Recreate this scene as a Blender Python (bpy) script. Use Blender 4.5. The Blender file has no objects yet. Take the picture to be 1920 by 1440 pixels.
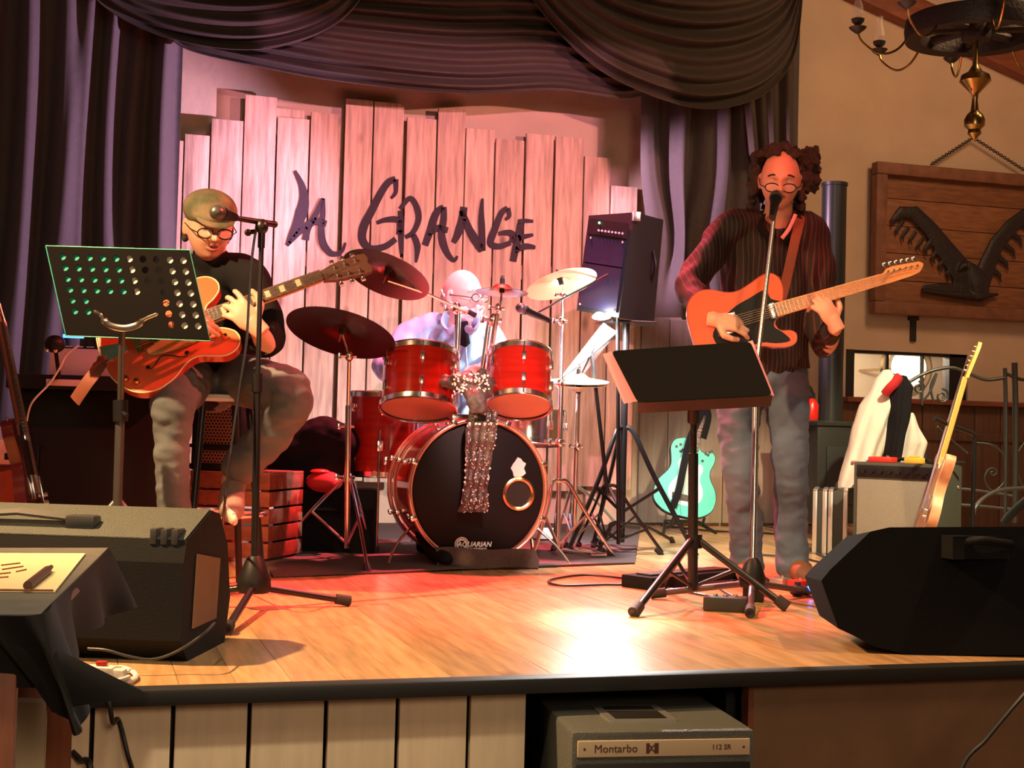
import bpy, bmesh, math, random
from mathutils import Vector as V, Matrix, noise
R = math.radians
PI = math.pi
random.seed(7)
S = bpy.context.scene
COL = S.collection

# ------------------------------------------------------------ camera
FPX = 2600.0
CAM = V((0, 0, 0.62))
_y, _p, _r = R(17), math.atan(80 / FPX), 0.026
F = V((math.sin(_y) * math.cos(_p), math.cos(_y) * math.cos(_p), math.sin(_p)))
_R0 = V((math.cos(_y), -math.sin(_y), 0))
_U0 = _R0.cross(F)
RT = _R0 * math.cos(_r) + _U0 * math.sin(_r)
UP = _U0 * math.cos(_r) - _R0 * math.sin(_r)
cd = bpy.data.cameras.new('camera'); cam = bpy.data.objects.new('camera', cd); COL.objects.link(cam)
cd.sensor_width = 36; cd.lens = FPX / 1920 * 36; cd.clip_start = .05
m = Matrix((RT, UP, -F)).transposed().to_4x4(); m.translation = CAM
cam.matrix_world = m
S.camera = cam
S.view_settings.view_transform = 'Standard'; S.view_settings.look = 'None'
S.view_settings.gamma = 1; S.view_settings.use_curve_mapping = False
S.view_settings.exposure = 0.35

def ray(px, py): return F + RT * ((px - 960) / FPX) + UP * ((720 - py) / FPX)
def P(px, py, d): return CAM + ray(px, py) * d
def W(px, py, Y):
    r = ray(px, py); return CAM + r * ((Y - CAM.y) / r.y)
def G(px, py, z=0.0):
    r = ray(px, py); return CAM + r * ((z - CAM.z) / r.z)

# ------------------------------------------------------------ world and lights
w = bpy.data.worlds.new('world'); S.world = w; w.use_nodes = True
w.node_tree.nodes['Background'].inputs[0].default_value = (1.0, .62, .42, 1)
w.node_tree.nodes['Background'].inputs[1].default_value = 0.028

def light(name, kind, loc, target, energy, color, size=.1, spot=60, blend=.3, sy=None):
    l = bpy.data.lights.new(name, kind); o = bpy.data.objects.new(name, l); COL.objects.link(o)
    o.location = loc; l.energy = energy; l.color = color
    o.rotation_euler = (V(target) - V(loc)).to_track_quat('-Z', 'Y').to_euler()
    if kind == 'SPOT': l.spot_size = R(spot); l.spot_blend = blend; l.shadow_soft_size = size
    elif kind == 'AREA':
        l.shape = 'RECTANGLE'; l.size = size; l.size_y = sy or size
    else: l.shadow_soft_size = size
    return o

YW = 8.4         # back wall
ZF = -0.42       # room floor; the stage deck is z = 0
YS = 3.28        # stage front
def light_mask(o, boxes, soft=.02):
    """emission mask that shapes the lit patch of a spot lamp: boxes of (x0, x1, y0, y1) in the lamp's own direction space"""
    l = o.data; l.use_nodes = True; nt = l.node_tree; N = nt.nodes; L = nt.links; em = N['Emission']
    tc = N.new('ShaderNodeTexCoord'); sp = N.new('ShaderNodeSeparateXYZ'); L.new(tc.outputs['Normal'], sp.inputs[0])
    def mth(op, a, b=None, clamp=False):
        m = N.new('ShaderNodeMath'); m.operation = op; m.use_clamp = clamp
        for i, q in enumerate((a, b)):
            if q is None: continue
            if isinstance(q, (int, float)): m.inputs[i].default_value = q
            else: L.new(q, m.inputs[i])
        return m.outputs[0]
    az = mth('ABSOLUTE', sp.outputs[2]); x = mth('DIVIDE', sp.outputs[0], az); y = mth('DIVIDE', sp.outputs[1], az); tot = None
    for x0, x1, y0, y1 in boxes:
        k = None
        for v, lo, hi in ((x, x0, x1), (y, y0, y1)):
            a = mth('DIVIDE', mth('SUBTRACT', v, lo), soft, True); b = mth('DIVIDE', mth('SUBTRACT', hi, v), soft, True); q = mth('MULTIPLY', a, b); k = q if k is None else mth('MULTIPLY', k, q)
        tot = k if tot is None else mth('MAXIMUM', tot, k)
    L.new(tot, em.inputs['Strength'])
def mask_box(o, corners):
    bpy.context.view_layer.update(); Mi = o.matrix_world.inverted(); q = [Mi @ c for c in corners]; q = [(p.x / -p.z, p.y / -p.z) for p in q]
    return (min(p[0] for p in q), max(p[0] for p in q), min(p[1] for p in q), max(p[1] for p in q))
for nm_, loc_, en_, c_ in (('pink_fence_lamp', (1.75, 3.0, 2.5), 540, (1.0, .36, .58)), ('peach_fence_lamp', (4.1, 3.9, 2.5), 400, (1.0, .40, .33))):
    o_ = light(nm_, 'SPOT', loc_, (1.95, YW, 1.6), en_, c_, .02, 60, .1)
    light_mask(o_, [mask_box(o_, [W(398, 122, YW), W(1135, 122, YW), W(398, 600, YW), W(1135, 600, YW)]), mask_box(o_, [W(350, 262, YW), W(1178, 310, YW), W(350, 1000, YW - .3), W(1178, 1000, YW - .3)])])  # stepped mask added to give the outline of light on wall and fence
light('red_stage_light', 'SPOT', (2.6, 3.9, 3.0), (.50, 5.0, .7), 520, (1.0, .12, .08), .04, 34, .5)
light('red_floor_light', 'SPOT', (2.0, 6.6, 3.4), (1.75, 5.65, 0), 1900, (1.0, .09, .12), .05, 56, .7)
light('red_singer_light', 'SPOT', (1.9, 3.0, 3.0), (2.95, 5.2, 1.65), 230, (1.0, .10, .05), .04, 17, .6)
light('red_guitar_light', 'SPOT', (1.9, 3.6, 2.6), (3.0, 5.0, 1.08), 110, (1.0, .12, .05), .04, 20, .8)
light('white_drum_light', 'SPOT', (2.4, 4.4, 3.1), (2.0, 6.75, .95), 200, (.92, .93, 1.0), .04, 26, .5)
light('drum_front_fill', 'SPOT', (1.5, 3.3, 2.3), (1.95, 6.1, .48), 420, (1.0, .50, .46), .05, 19, .6)  # added lamp that brightens the drum fronts
light('purple_curtain_light', 'SPOT', (2.9, 6.9, 1.9), (-.25, 7.95, 1.9), 620, (.90, .52, .86), .03, 55, .7)
light('purple_curtain_light', 'SPOT', (1.9, 7.45, 2.1), (3.7, 7.95, 1.9), 330, (.95, .55, .80), .03, 46, .7)
light('warm_floor_light', 'SPOT', (-1.1, 3.9, 2.5), (1.3, 3.95, 0), 760, (1.0, .58, .26), .05, 84, .8)
light('warm_floor_light', 'SPOT', (3.2, 2.6, 3.3), (2.6, 4.1, 0), 300, (1.0, .60, .32), .05, 58, .8)
light('floor_glare_spot', 'SPOT', (2.3, 6.9, 3.0), G(1135, 1165), 2600, (1.0, .90, .76), .05, 8, .98)  # added spot standing in for the clip lamp's glare on the boards
light('yellow_side_light', 'SPOT', (3.6, 3.7, 3.2), (4.0, 6.4, .5), 900, (1.0, .82, .50), .05, 36, .5)
light('house_light', 'AREA', (1.2, .6, 3.4), (1.6, 4.6, -.3), 22, (1.0, .74, .48), 1.2)
light('house_light', 'AREA', (.6, -2.4, 1.9), (1.4, 3.3, -.1), 48, (1.0, .74, .48), 1.0)
light('house_light', 'AREA', (5.0, 5.6, 3.6), (5.4, 8.2, 1.4), 33, (1.0, .56, .29), .8)
light('table_light', 'SPOT', (-.3, 1.6, 2.4), (-.2, 2.6, .3), 110, (1.0, .84, .55), .08, 60, .6)

# ------------------------------------------------------------ materials
MATS = {}
def mat(name, col, rough=.6, metal=0., var=0., scale=8., bump=0., bscale=60., stretch=(1, 1, 1), col2=None, spec=.5,
        coat=0., emit=None, estr=0., rnd=0., knots=False, sheen=0., transl=0., alpha=1.):
    m = bpy.data.materials.new(name); m.use_nodes = True; nt = m.node_tree; N = nt.nodes; L = nt.links
    b = N['Principled BSDF']
    b.inputs['Base Color'].default_value = (*col, 1); b.inputs['Roughness'].default_value = rough
    b.inputs['Metallic'].default_value = metal; b.inputs['Specular IOR Level'].default_value = spec
    b.inputs['Coat Weight'].default_value = coat; b.inputs['Coat Roughness'].default_value = .08
    b.inputs['Sheen Weight'].default_value = sheen
    if alpha < 1: b.inputs['Alpha'].default_value = alpha
    if emit: b.inputs['Emission Color'].default_value = (*emit, 1); b.inputs['Emission Strength'].default_value = estr
    tc = N.new('ShaderNodeTexCoord'); mp = N.new('ShaderNodeMapping'); mp.inputs['Scale'].default_value = stretch
    L.new(tc.outputs['Object'], mp.inputs[0])
    last = None
    if rnd or var:
        oi = N.new('ShaderNodeObjectInfo')
        if rnd:
            vm = N.new('ShaderNodeVectorMath'); vm.operation = 'MULTIPLY_ADD'; vm.inputs[1].default_value = (1, 1, 1)
            cb = N.new('ShaderNodeCombineXYZ'); mu = N.new('ShaderNodeMath'); mu.operation = 'MULTIPLY'; mu.inputs[1].default_value = 37.
            L.new(oi.outputs['Random'], mu.inputs[0]); L.new(mu.outputs[0], cb.inputs[0]); L.new(mu.outputs[0], cb.inputs[2])
            L.new(mp.outputs[0], vm.inputs[0]); L.new(cb.outputs[0], vm.inputs[2]); vec = vm.outputs[0]
        else: vec = mp.outputs[0]
        nz = N.new('ShaderNodeTexNoise'); nz.inputs['Scale'].default_value = scale; nz.inputs['Detail'].default_value = 6
        L.new(vec, nz.inputs['Vector'])
        rp = N.new('ShaderNodeValToRGB'); rp.color_ramp.elements[0].position = .33; rp.color_ramp.elements[1].position = .72
        c2 = col2 or tuple(c * (1 - var) for c in col)
        rp.color_ramp.elements[0].color = (*c2, 1); rp.color_ramp.elements[1].color = (*col, 1)
        L.new(nz.outputs['Fac'], rp.inputs[0]); last = rp.outputs[0]
        if knots:
            vo = N.new('ShaderNodeTexVoronoi'); vo.inputs['Scale'].default_value = knots
            mp2 = N.new('ShaderNodeMapping'); mp2.inputs['Scale'].default_value = (1.6, 1, .75)
            L.new(tc.outputs['Object'], mp2.inputs[0])
            vm2 = N.new('ShaderNodeVectorMath'); L.new(mp2.outputs[0], vm2.inputs[0])
            if rnd: L.new(cb.outputs[0], vm2.inputs[1])
            L.new(vm2.outputs[0], vo.inputs['Vector'])
            kr = N.new('ShaderNodeValToRGB'); kr.color_ramp.elements[0].position = .05; kr.color_ramp.elements[1].position = .16
            kr.color_ramp.elements[0].color = (.30, .2, .14, 1); kr.color_ramp.elements[1].color = (1, 1, 1, 1)
            L.new(vo.outputs['Distance'], kr.inputs[0])
            mx = N.new('ShaderNodeMix'); mx.data_type = 'RGBA'; mx.blend_type = 'MULTIPLY'; mx.inputs[0].default_value = .8
            L.new(last, mx.inputs[6]); L.new(kr.outputs[0], mx.inputs[7]); last = mx.outputs[2]
        if rnd:
            hs = N.new('ShaderNodeHueSaturation'); mr = N.new('ShaderNodeMapRange')
            mr.inputs[3].default_value = 1 - rnd; mr.inputs[4].default_value = 1 + rnd * .6
            L.new(oi.outputs['Random'], mr.inputs[0]); L.new(mr.outputs[0], hs.inputs['Value']); L.new(last, hs.inputs['Color']); last = hs.outputs[0]
        L.new(last, b.inputs['Base Color'])
    if bump:
        n2 = N.new('ShaderNodeTexNoise'); n2.inputs['Scale'].default_value = bscale; n2.inputs['Detail'].default_value = 4
        L.new(mp.outputs[0], n2.inputs['Vector'])
        bp = N.new('ShaderNodeBump'); bp.inputs['Strength'].default_value = bump; bp.inputs['Distance'].default_value = .01
        L.new(n2.outputs['Fac'], bp.inputs['Height']); L.new(bp.outputs[0], b.inputs['Normal'])
    if transl:
        t = N.new('ShaderNodeBsdfTranslucent'); t.inputs[0].default_value = (*col, 1)
        ms = N.new('ShaderNodeMixShader'); ms.inputs[0].default_value = transl
        L.new(b.outputs[0], ms.inputs[1]); L.new(t.outputs[0], ms.inputs[2]); L.new(ms.outputs[0], N['Material Output'].inputs[0])
    MATS[name] = m
    return m
M = MATS
mat('plaster', (.66, .50, .36), .9, var=.16, scale=2.5, bump=.3, bscale=25)
mat('pine_board', (.86, .58, .42), .6, var=.45, scale=5, stretch=(9, 9, .8), rnd=.16, knots=3.2, bump=.15, bscale=14)
mat('front_board', (.92, .72, .50), .75, var=.14, scale=5, stretch=(8, 8, .9), rnd=.1, bump=.1, bscale=14)
mat('brown_panel', (.25, .13, .065), .7, var=.25, scale=6)
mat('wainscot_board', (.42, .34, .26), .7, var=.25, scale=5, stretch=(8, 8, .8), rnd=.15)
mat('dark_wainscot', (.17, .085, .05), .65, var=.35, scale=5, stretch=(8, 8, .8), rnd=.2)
mat('deck_board', (.70, .41, .19), .23, var=.38, scale=4, stretch=(9, .9, 9), rnd=.18, bump=.05, bscale=10, knots=1.6)
mat('black_trim', (.012, .011, .010), .5, var=.2)
mat('floor_dark', (.10, .055, .035), .5, var=.3, scale=4)
mat('ceiling_dark', (.10, .06, .04), .9, var=.2)
mat('beam_wood', (.30, .09, .045), .6, var=.4, scale=5, stretch=(1, 6, 6))
mat('sign_wood', (.32, .13, .055), .6, var=.45, scale=6, stretch=(1.2, 8, 8), rnd=.2, bump=.1)
mat('sign_frame', (.26, .11, .06), .6, var=.4, scale=6, stretch=(2, 6, 2))
mat('eagle_dark', (.022, .017, .018), .5, bump=.4, bscale=60)
mat('curtain', (.070, .056, .056), .8, var=.15, scale=30, sheen=.1)
mat('valance', (.060, .044, .034), .85, var=.15, scale=30)
mat('black_metal', (.008, .008, .009), .35, spec=.45)
mat('grey_metal', (.10, .10, .10), .4, .6)
mat('chrome', (.88, .86, .85), .2, 1.)
mat('brass', (.45, .32, .12), .25, 1.)
mat('copper', (.85, .50, .30), .2, 1.)
mat('iron', (.06, .06, .055), .45, .7)
mat('black_plastic', (.007, .007, .008), .5, spec=.3)
mat('black_carpet', (.006, .006, .008), .95, bump=.3, bscale=300, spec=.1)
mat('grey_tolex', (.115, .125, .11), .5, var=.3, scale=200, bump=.5, bscale=400)
mat('monitor_top_lit', (.075, .085, .070), .6, var=.3, scale=150, bump=.4, bscale=300)  # paler than the cabinet: light from above put into the colour
mat('rubber', (.02, .018, .017), .8)
mat('drum_red', (.50, .018, .010), .16, var=.35, scale=3, stretch=(1, 1, 14), coat=.8)
mat('drum_edge', (.62, .24, .17), .3, coat=.5)
mat('drum_head_black', (.008, .007, .008), .55, spec=.2)
mat('drum_head_clear', (.80, .46, .32), .4, var=.1)
mat('drum_head_white', (.8, .8, .78), .4)
mat('cymbal_unlit', (.20, .08, .045), .35, 1., bump=.1, bscale=90)  # cymbal metal with the unlit underside's shade put into the colour
mat('cymbal_lit', (.90, .82, .55), .35, .6)  # same metal with the clip lamp's light put into the colour
mat('white_print', (.85, .85, .85), .6)
mat('paint_dark', (.05, .030, .042), .8, var=.3)
mat('rug', (.10, .065, .065), .95, var=.25, scale=60, bump=.4, bscale=200)
mat('guitar_orange', (.92, .15, .06), .18, coat=.6, var=.12, scale=3)
mat('guitar_side', (.50, .05, .02), .2, coat=.6)
mat('cream', (.75, .60, .38), .4)
mat('tele_orange', (.78, .11, .012), .35, coat=.15, var=.15, scale=3)
mat('maple', (.75, .38, .14), .35, coat=.4, var=.1, stretch=(1, 1, 1))
mat('yellow_neck', (.85, .48, .12), .35, coat=.3)
mat('natural_body', (.80, .52, .26), .35, coat=.3, var=.15, col2=(.55, .2, .1), scale=9)
mat('rosewood', (.05, .025, .018), .4)
mat('teal', (.14, .66, .52), .2, coat=.6, var=.15, scale=3)
mat('teal_light', (.55, .80, .70), .25, coat=.5)
mat('dark_red_guitar', (.10, .008, .012), .15, coat=.8)
mat('gold_plate', (.55, .42, .2), .3)
mat('string', (.7, .65, .6), .3, 1.)
mat('skin', (.72, .40, .29), .5, var=.1, scale=20)
mat('skin_pale', (.80, .56, .48), .5, var=.08, scale=20)
mat('hair_grey', (.045, .035, .032), .9, spec=.2, bump=.5, bscale=120)
mat('hair_white', (.75, .72, .72), .8, bump=.5, bscale=120)
mat('black_cloth', (.007, .007, .009), .9, spec=.2)
mat('cabinet_black', (.008, .008, .008), .8, bump=.2, bscale=300, spec=.2)
mat('cap_cloth', (.20, .15, .10), .85, var=.6, scale=14, col2=(.05, .08, .04))
mat('jeans', (.13, .19, .30), .85, var=.6, scale=4, bump=.15, bscale=300)
mat('jeans_grey', (.15, .175, .19), .85, var=.5, scale=4, bump=.15, bscale=300)
mat('shirt_blue', (.26, .44, .64), .8, var=.1, scale=30)
mat('glass_frame', (.01, .008, .008), .3)
mat('lens', (.9, .85, .8), .05, alpha=.22)
mat('mouth', (.10, .02, .02), .6)
mat('lips', (.50, .17, .14), .45)
mat('eye', (.55, .5, .48), .3)
mat('shoe_brown', (.20, .09, .05), .6)
mat('shoe_grey', (.30, .22, .20), .7)
mat('white_rubber', (.8, .78, .72), .6)
mat('paper', (.85, .80, .70), .8)
mat('paper_cream', (.88, .70, .38), .8, var=.06)
mat('pink_lit_paper', (.85, .30, .36), .7)  # pink stage light put into the page colour
mat('teal_folder', (.05, .42, .33), .5)
mat('sheet_white', (.95, .95, .93), .8, transl=.6)
mat('brown_ink', (.10, .035, .02), .6)
mat('strap_leather', (.20, .055, .03), .7)
mat('amp_grille', (.30, .295, .25), .9, var=.25, scale=260, bump=.6, bscale=500)
mat('amp_side', (.055, .065, .05), .6, var=.2, scale=120)
mat('amp_black', (.005, .007, .008), .6)
mat('blue_grille', (.006, .008, .030), .45, var=.3, scale=120)
mat('crate_wood', (.42, .10, .05), .6, var=.4, scale=5, stretch=(1, 8, 8), rnd=.2)
mat('mesh_grille', (.55, .25, .18), .4, .6)
mat('case_aluminium', (.62, .62, .6), .3, .8)
mat('case_black', (.02, .024, .02), .5)
mat('white_jacket', (.68, .66, .58), .85, bump=.15, bscale=40)
mat('red_cloth', (.40, .01, .015), .8)
mat('pedal_red', (.6, .03, .02), .4)
mat('pedal_yellow', (.85, .5, .06), .4)
mat('blue_led', (.02, .08, .9), .4, emit=(.03, .15, 1.), estr=6)
mat('green_led', (.05, .8, .2), .4, emit=(.1, 1., .3), estr=4)
mat('cable_white', (.78, .72, .66), .5)
mat('cable_black', (.012, .012, .012), .5)
mat('table_top', (.15, .14, .12), .5, var=.2, scale=20)
mat('table_cloth', (.006, .004, .0035), .8, var=.2, scale=20)
mat('table_wood', (.33, .10, .045), .5, var=.3, stretch=(8, 8, 1))
mat('lamp_glow', (1, .95, .85), .5, emit=(1, .93, .8), estr=14)
mat('lamp_shade', (1, .9, .7), .5, emit=(1., .86, .55), estr=3.0)
mat('far_room', (.75, .58, .40), .8, var=.2, scale=3)
mat('glass_clear', (.9, .85, .85), .05, alpha=.18)
mat('extinguisher_red', (.5, .015, .01), .3)
mat('keyboard_grey', (.62, .50, .40), .5)
mat('box_white', (.6, .58, .5), .6)
mat('desk_black', (.006, .0055, .006), .8, spec=.08)
mat('sequin', (.13, .10, .09), .5, var=.6, scale=60)
mat('sequin_glint', (.95, .90, .85), .4)  # glints of the dark scarf put into the colour as near-white discs
mat('stove_black', (.022, .026, .024), .35)
mat('logo_plate', (.62, .47, .30), .5)
mat('purple_tint', (.1, .09, .12), .5)
mat('pink_box', (.55, .25, .2), .6)

def pinstripe():
    m = mat('pinstripe_shirt', (.020, .012, .014), .8); nt = m.node_tree; N = nt.nodes; L = nt.links
    tc = N.new('ShaderNodeTexCoord'); wv = N.new('ShaderNodeTexWave'); wv.inputs['Scale'].default_value = 17; wv.inputs['Distortion'].default_value = .5
    rp = N.new('ShaderNodeValToRGB'); rp.color_ramp.elements[0].position = .82; rp.color_ramp.elements[1].position = .95
    rp.color_ramp.elements[0].color = (.013, .009, .010, 1); rp.color_ramp.elements[1].color = (.075, .032, .028, 1)
    L.new(tc.outputs['Object'], wv.inputs[0]); L.new(wv.outputs['Fac'], rp.inputs[0]); L.new(rp.outputs[0], N['Principled BSDF'].inputs['Base Color'])
pinstripe()

# ------------------------------------------------------------ mesh builder
def frame(o, x, z):
    """matrix with origin o, local x along x, local z near z"""
    x = V(x).normalized(); z = V(z); z = (z - x * z.dot(x)).normalized(); y = z.cross(x)
    m = Matrix((x, y, z)).transposed().to_4x4(); m.translation = V(o); return m
def rotz(o, deg): return Matrix.Translation(V(o)) @ Matrix.Rotation(R(deg), 4, 'Z')

class MB:
    def __init__(s, M=None): s.v = []; s.f = []; s.M = M
    def add(s, vs, fs, M=None):
        n = len(s.v); M = M if M is not None else s.M
        s.v += [(M @ V(p)) if M is not None else V(p) for p in vs]
        s.f += [tuple(i + n for i in f) for f in fs]; return s
    def box(s, lo, hi, bev=0., M=None, taper=None):
        lo = V(lo); hi = V(hi)
        if bev <= 0:
            x0, y0, z0 = lo; x1, y1, z1 = hi
            return s.add([(x0,y0,z0),(x1,y0,z0),(x1,y1,z0),(x0,y1,z0),(x0,y0,z1),(x1,y0,z1),(x1,y1,z1),(x0,y1,z1)],
                         [(0,3,2,1),(4,5,6,7),(0,1,5,4),(1,2,6,5),(2,3,7,6),(3,0,4,7)], M)
        b = bmesh.new(); bmesh.ops.create_cube(b, size=1)
        for q in b.verts: q.co = V([lo[i] + (q.co[i] + .5) * (hi[i] - lo[i]) for i in range(3)])
        bmesh.ops.bevel(b, geom=b.edges[:], offset=bev, segments=2, affect='EDGES', profile=.6)
        b.verts.index_update(); s.add([q.co.copy() for q in b.verts], [tuple(q.index for q in f.verts) for f in b.faces], M); b.free(); return s
    def tube(s, pts, r, n=10, M=None, flat=1., cap=True, side=None):
        pts = [V(p) for p in pts]; k = len(pts)
        rs = r if isinstance(r, (list, tuple)) else [r] * k
        t0 = (pts[1] - pts[0]).normalized()
        a = V(side) if side is not None else (V((0, 0, 1)) if abs(t0.z) < .9 else V((1, 0, 0)))
        vs = []; fs = []
        for i, p in enumerate(pts):
            t = (pts[min(i + 1, k - 1)] - pts[max(i - 1, 0)])
            t = t.normalized() if t.length > 1e-9 else t0
            a = (a - t * a.dot(t)); a = a.normalized() if a.length > 1e-6 else t.orthogonal().normalized()
            b = t.cross(a); q = rs[i]; q = q if isinstance(q, (tuple, list)) else (q, q * flat)
            vs += [p + a * math.cos(2 * PI * j / n) * q[0] + b * math.sin(2 * PI * j / n) * q[1] for j in range(n)]
        for i in range(k - 1):
            for j in range(n):
                fs.append((i*n+j, i*n+(j+1)%n, (i+1)*n+(j+1)%n, (i+1)*n+j))
        if cap: fs.append(tuple(range(n - 1, -1, -1))); fs.append(tuple((k - 1) * n + j for j in range(n)))
        return s.add(vs, fs, M)
    def cyl(s, a, b, r, n=16, r2=None, M=None): return s.tube([a, b], [r, r if r2 is None else r2], n, M)
    def lathe(s, prof, M=None, n=32, o=(0, 0, 0), close=True):
        o = V(o); vs = []; fs = []; k = len(prof)
        for (r, z) in prof: vs += [o + V((max(r, 1e-5) * math.cos(2*PI*j/n), max(r, 1e-5) * math.sin(2*PI*j/n), z)) for j in range(n)]
        for i in range(k - 1):
            for j in range(n): fs.append((i*n+j, i*n+(j+1)%n, (i+1)*n+(j+1)%n, (i+1)*n+j))
        if close: fs.append(tuple(range(n-1, -1, -1))); fs.append(tuple((k-1)*n+j for j in range(n)))
        return s.add(vs, fs, M)
    def torus(s, R_, r, M=None, n=36, k=8, o=(0,0,0), sq=False):
        o = V(o); vs = []; fs = []
        for i in range(n):
            a = 2*PI*i/n
            for j in range(k):
                b = 2*PI*j/k + (PI/4 if sq else 0); q = R_ + r*math.cos(b)
                vs.append(o + V((q*math.cos(a), q*math.sin(a), r*math.sin(b))))
        for i in range(n):
            for j in range(k): fs.append((i*k+j, ((i+1)%n)*k+j, ((i+1)%n)*k+(j+1)%k, i*k+(j+1)%k))
        return s.add(vs, fs, M)
    def ball(s, c, r, n=14, k=9, M=None, ax=None):
        """ellipsoid: r scalar or 3-tuple; ax optional 3x3 matrix columns"""
        r = r if isinstance(r, (tuple, list)) else (r, r, r); c = V(c); vs = []; fs = []
        for i in range(k + 1):
            th = PI * i / k
            for j in range(n):
                q = V((r[0]*math.sin(th)*math.cos(2*PI*j/n), r[1]*math.sin(th)*math.sin(2*PI*j/n), r[2]*math.cos(th)))
                vs.append(c + (ax @ q if ax else q))
        for i in range(k):
            for j in range(n): fs.append(((i+1)*n+j, (i+1)*n+(j+1)%n, i*n+(j+1)%n, i*n+j))
        return s.add(vs, fs, M)
    def prism(s, poly, z0, z1, M=None, cols=1):
        n = len(poly); vs = [(x, y, z0) for x, y in poly] + [(x, y, z1) for x, y in poly]
        fs = [tuple(range(n - 1, -1, -1)), tuple(range(n, 2 * n))] + [(i, (i+1) % n, n + (i+1) % n, n + i) for i in range(n)]
        return s.add(vs, fs, M)
    def grid(s, fn, nu, nv, M=None, thick=0.):
        vs = [V(fn(i / nu, j / nv)) for i in range(nu + 1) for j in range(nv + 1)]
        fs = [(i*(nv+1)+j, (i+1)*(nv+1)+j, (i+1)*(nv+1)+j+1, i*(nv+1)+j+1) for i in range(nu) for j in range(nv)]
        if thick:
            nn = len(vs); nr = [V((0, 0, 0)) for _ in vs]
            for f in fs:
                c = (vs[f[2]] - vs[f[0]]).cross(vs[f[3]] - vs[f[1]])
                for i in f: nr[i] += c
            vs = vs + [p - q.normalized() * thick for p, q in zip(vs, nr)]
            back = [tuple(i + nn for i in reversed(f)) for f in fs]
            e = [(i*(nv+1), (i+1)*(nv+1)) for i in range(nu)] + [((i+1)*(nv+1)+nv, i*(nv+1)+nv) for i in range(nu)] \
              + [(j+1, j) for j in range(nv)] + [(nu*(nv+1)+j, nu*(nv+1)+j+1) for j in range(nv)]
            fs = fs + back + [(a, a + nn, b + nn, b) for a, b in e]
        return s.add(vs, fs, M)
    def build(s, name, m, parent=None, smooth=True, **kw):
        me = bpy.data.meshes.new(name); o = bpy.data.objects.new(name, me); COL.objects.link(o)
        off = V((0, 0, 0))
        if parent is not None:
            o.parent = parent; off = parent.get('_o', None); off = V(off) if off is not None else V((0, 0, 0))
            if parent.type == 'EMPTY' or True: pass
        else:
            xs = [p.x for p in s.v]; ys = [p.y for p in s.v]; zs = [p.z for p in s.v]
            off = V(((min(xs) + max(xs)) / 2, (min(ys) + max(ys)) / 2, min(zs))); o.location = off
        o['_o'] = tuple(off)
        me.from_pydata([p - off for p in s.v], [], s.f); me.materials.append(M[m] if isinstance(m, str) else m)
        if smooth:
            me.polygons.foreach_set('use_smooth', [True] * len(me.polygons)); me.set_sharp_from_angle(angle=.65)
        me.update()
        for k, v_ in kw.items(): o[k] = v_
        return o

def thing(name, label, cat, loc, group=None):
    o = bpy.data.objects.new(name, None); COL.objects.link(o); o.location = V(loc); o['_o'] = tuple(V(loc))
    o['label'] = label; o['category'] = cat; o.empty_display_size = .1
    if group: o['group'] = group
    return o
def tag(o, label, cat, group=None, kind=None):
    if label: o['label'] = label
    if cat: o['category'] = cat
    if group: o['group'] = group
    if kind: o['kind'] = kind
    return o
def struct(name, mb, m, parent=None, **k):
    o = mb.build(name, m, parent, **k)
    if parent is None: o['kind'] = 'structure'
    return o
def sroot(name, loc=(0, 0, 0)):
    o = bpy.data.objects.new(name, None); COL.objects.link(o); o.location = V(loc); o['_o'] = tuple(V(loc)); o['kind'] = 'structure'; return o

def crom(pts, n=6, closed=False):
    pts = [V((*p, 0)) if len(p) == 2 else V(p) for p in pts]; k = len(pts); out = []
    for i in range(k if closed else k - 1):
        g = (lambda j: pts[j % k]) if closed else (lambda j: pts[max(0, min(k - 1, j))])
        a, b, c, d = g(i - 1), g(i), g(i + 1), g(i + 2)
        for j in range(n):
            t = j / n; out.append(.5 * ((2*b) + (c-a)*t + (2*a-5*b+4*c-d)*t*t + (3*b-a-3*c+d)*t**3))
    if not closed: out.append(pts[-1])
    return out
def smooth2(pts, n=5): return [(p.x, p.y) for p in crom(pts, n, True)]

def text_mb(body, size, Mx, depth=.0006, bold=0., mb=None, shear=0., align='CENTER'):
    c = bpy.data.curves.new('t', 'FONT'); c.body = body; c.size = size; c.extrude = depth; c.offset = bold; c.shear = shear; c.resolution_u = 3
    c.align_x = align; c.align_y = 'CENTER'
    o = bpy.data.objects.new('t', c); COL.objects.link(o); bpy.context.view_layer.update()
    me = bpy.data.meshes.new_from_object(o); mb = mb or MB()
    mb.add([q.co.copy() for q in me.vertices], [tuple(p.vertices) for p in me.polygons], Mx)
    bpy.data.objects.remove(o); bpy.data.curves.remove(c); bpy.data.meshes.remove(me); return mb

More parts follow.
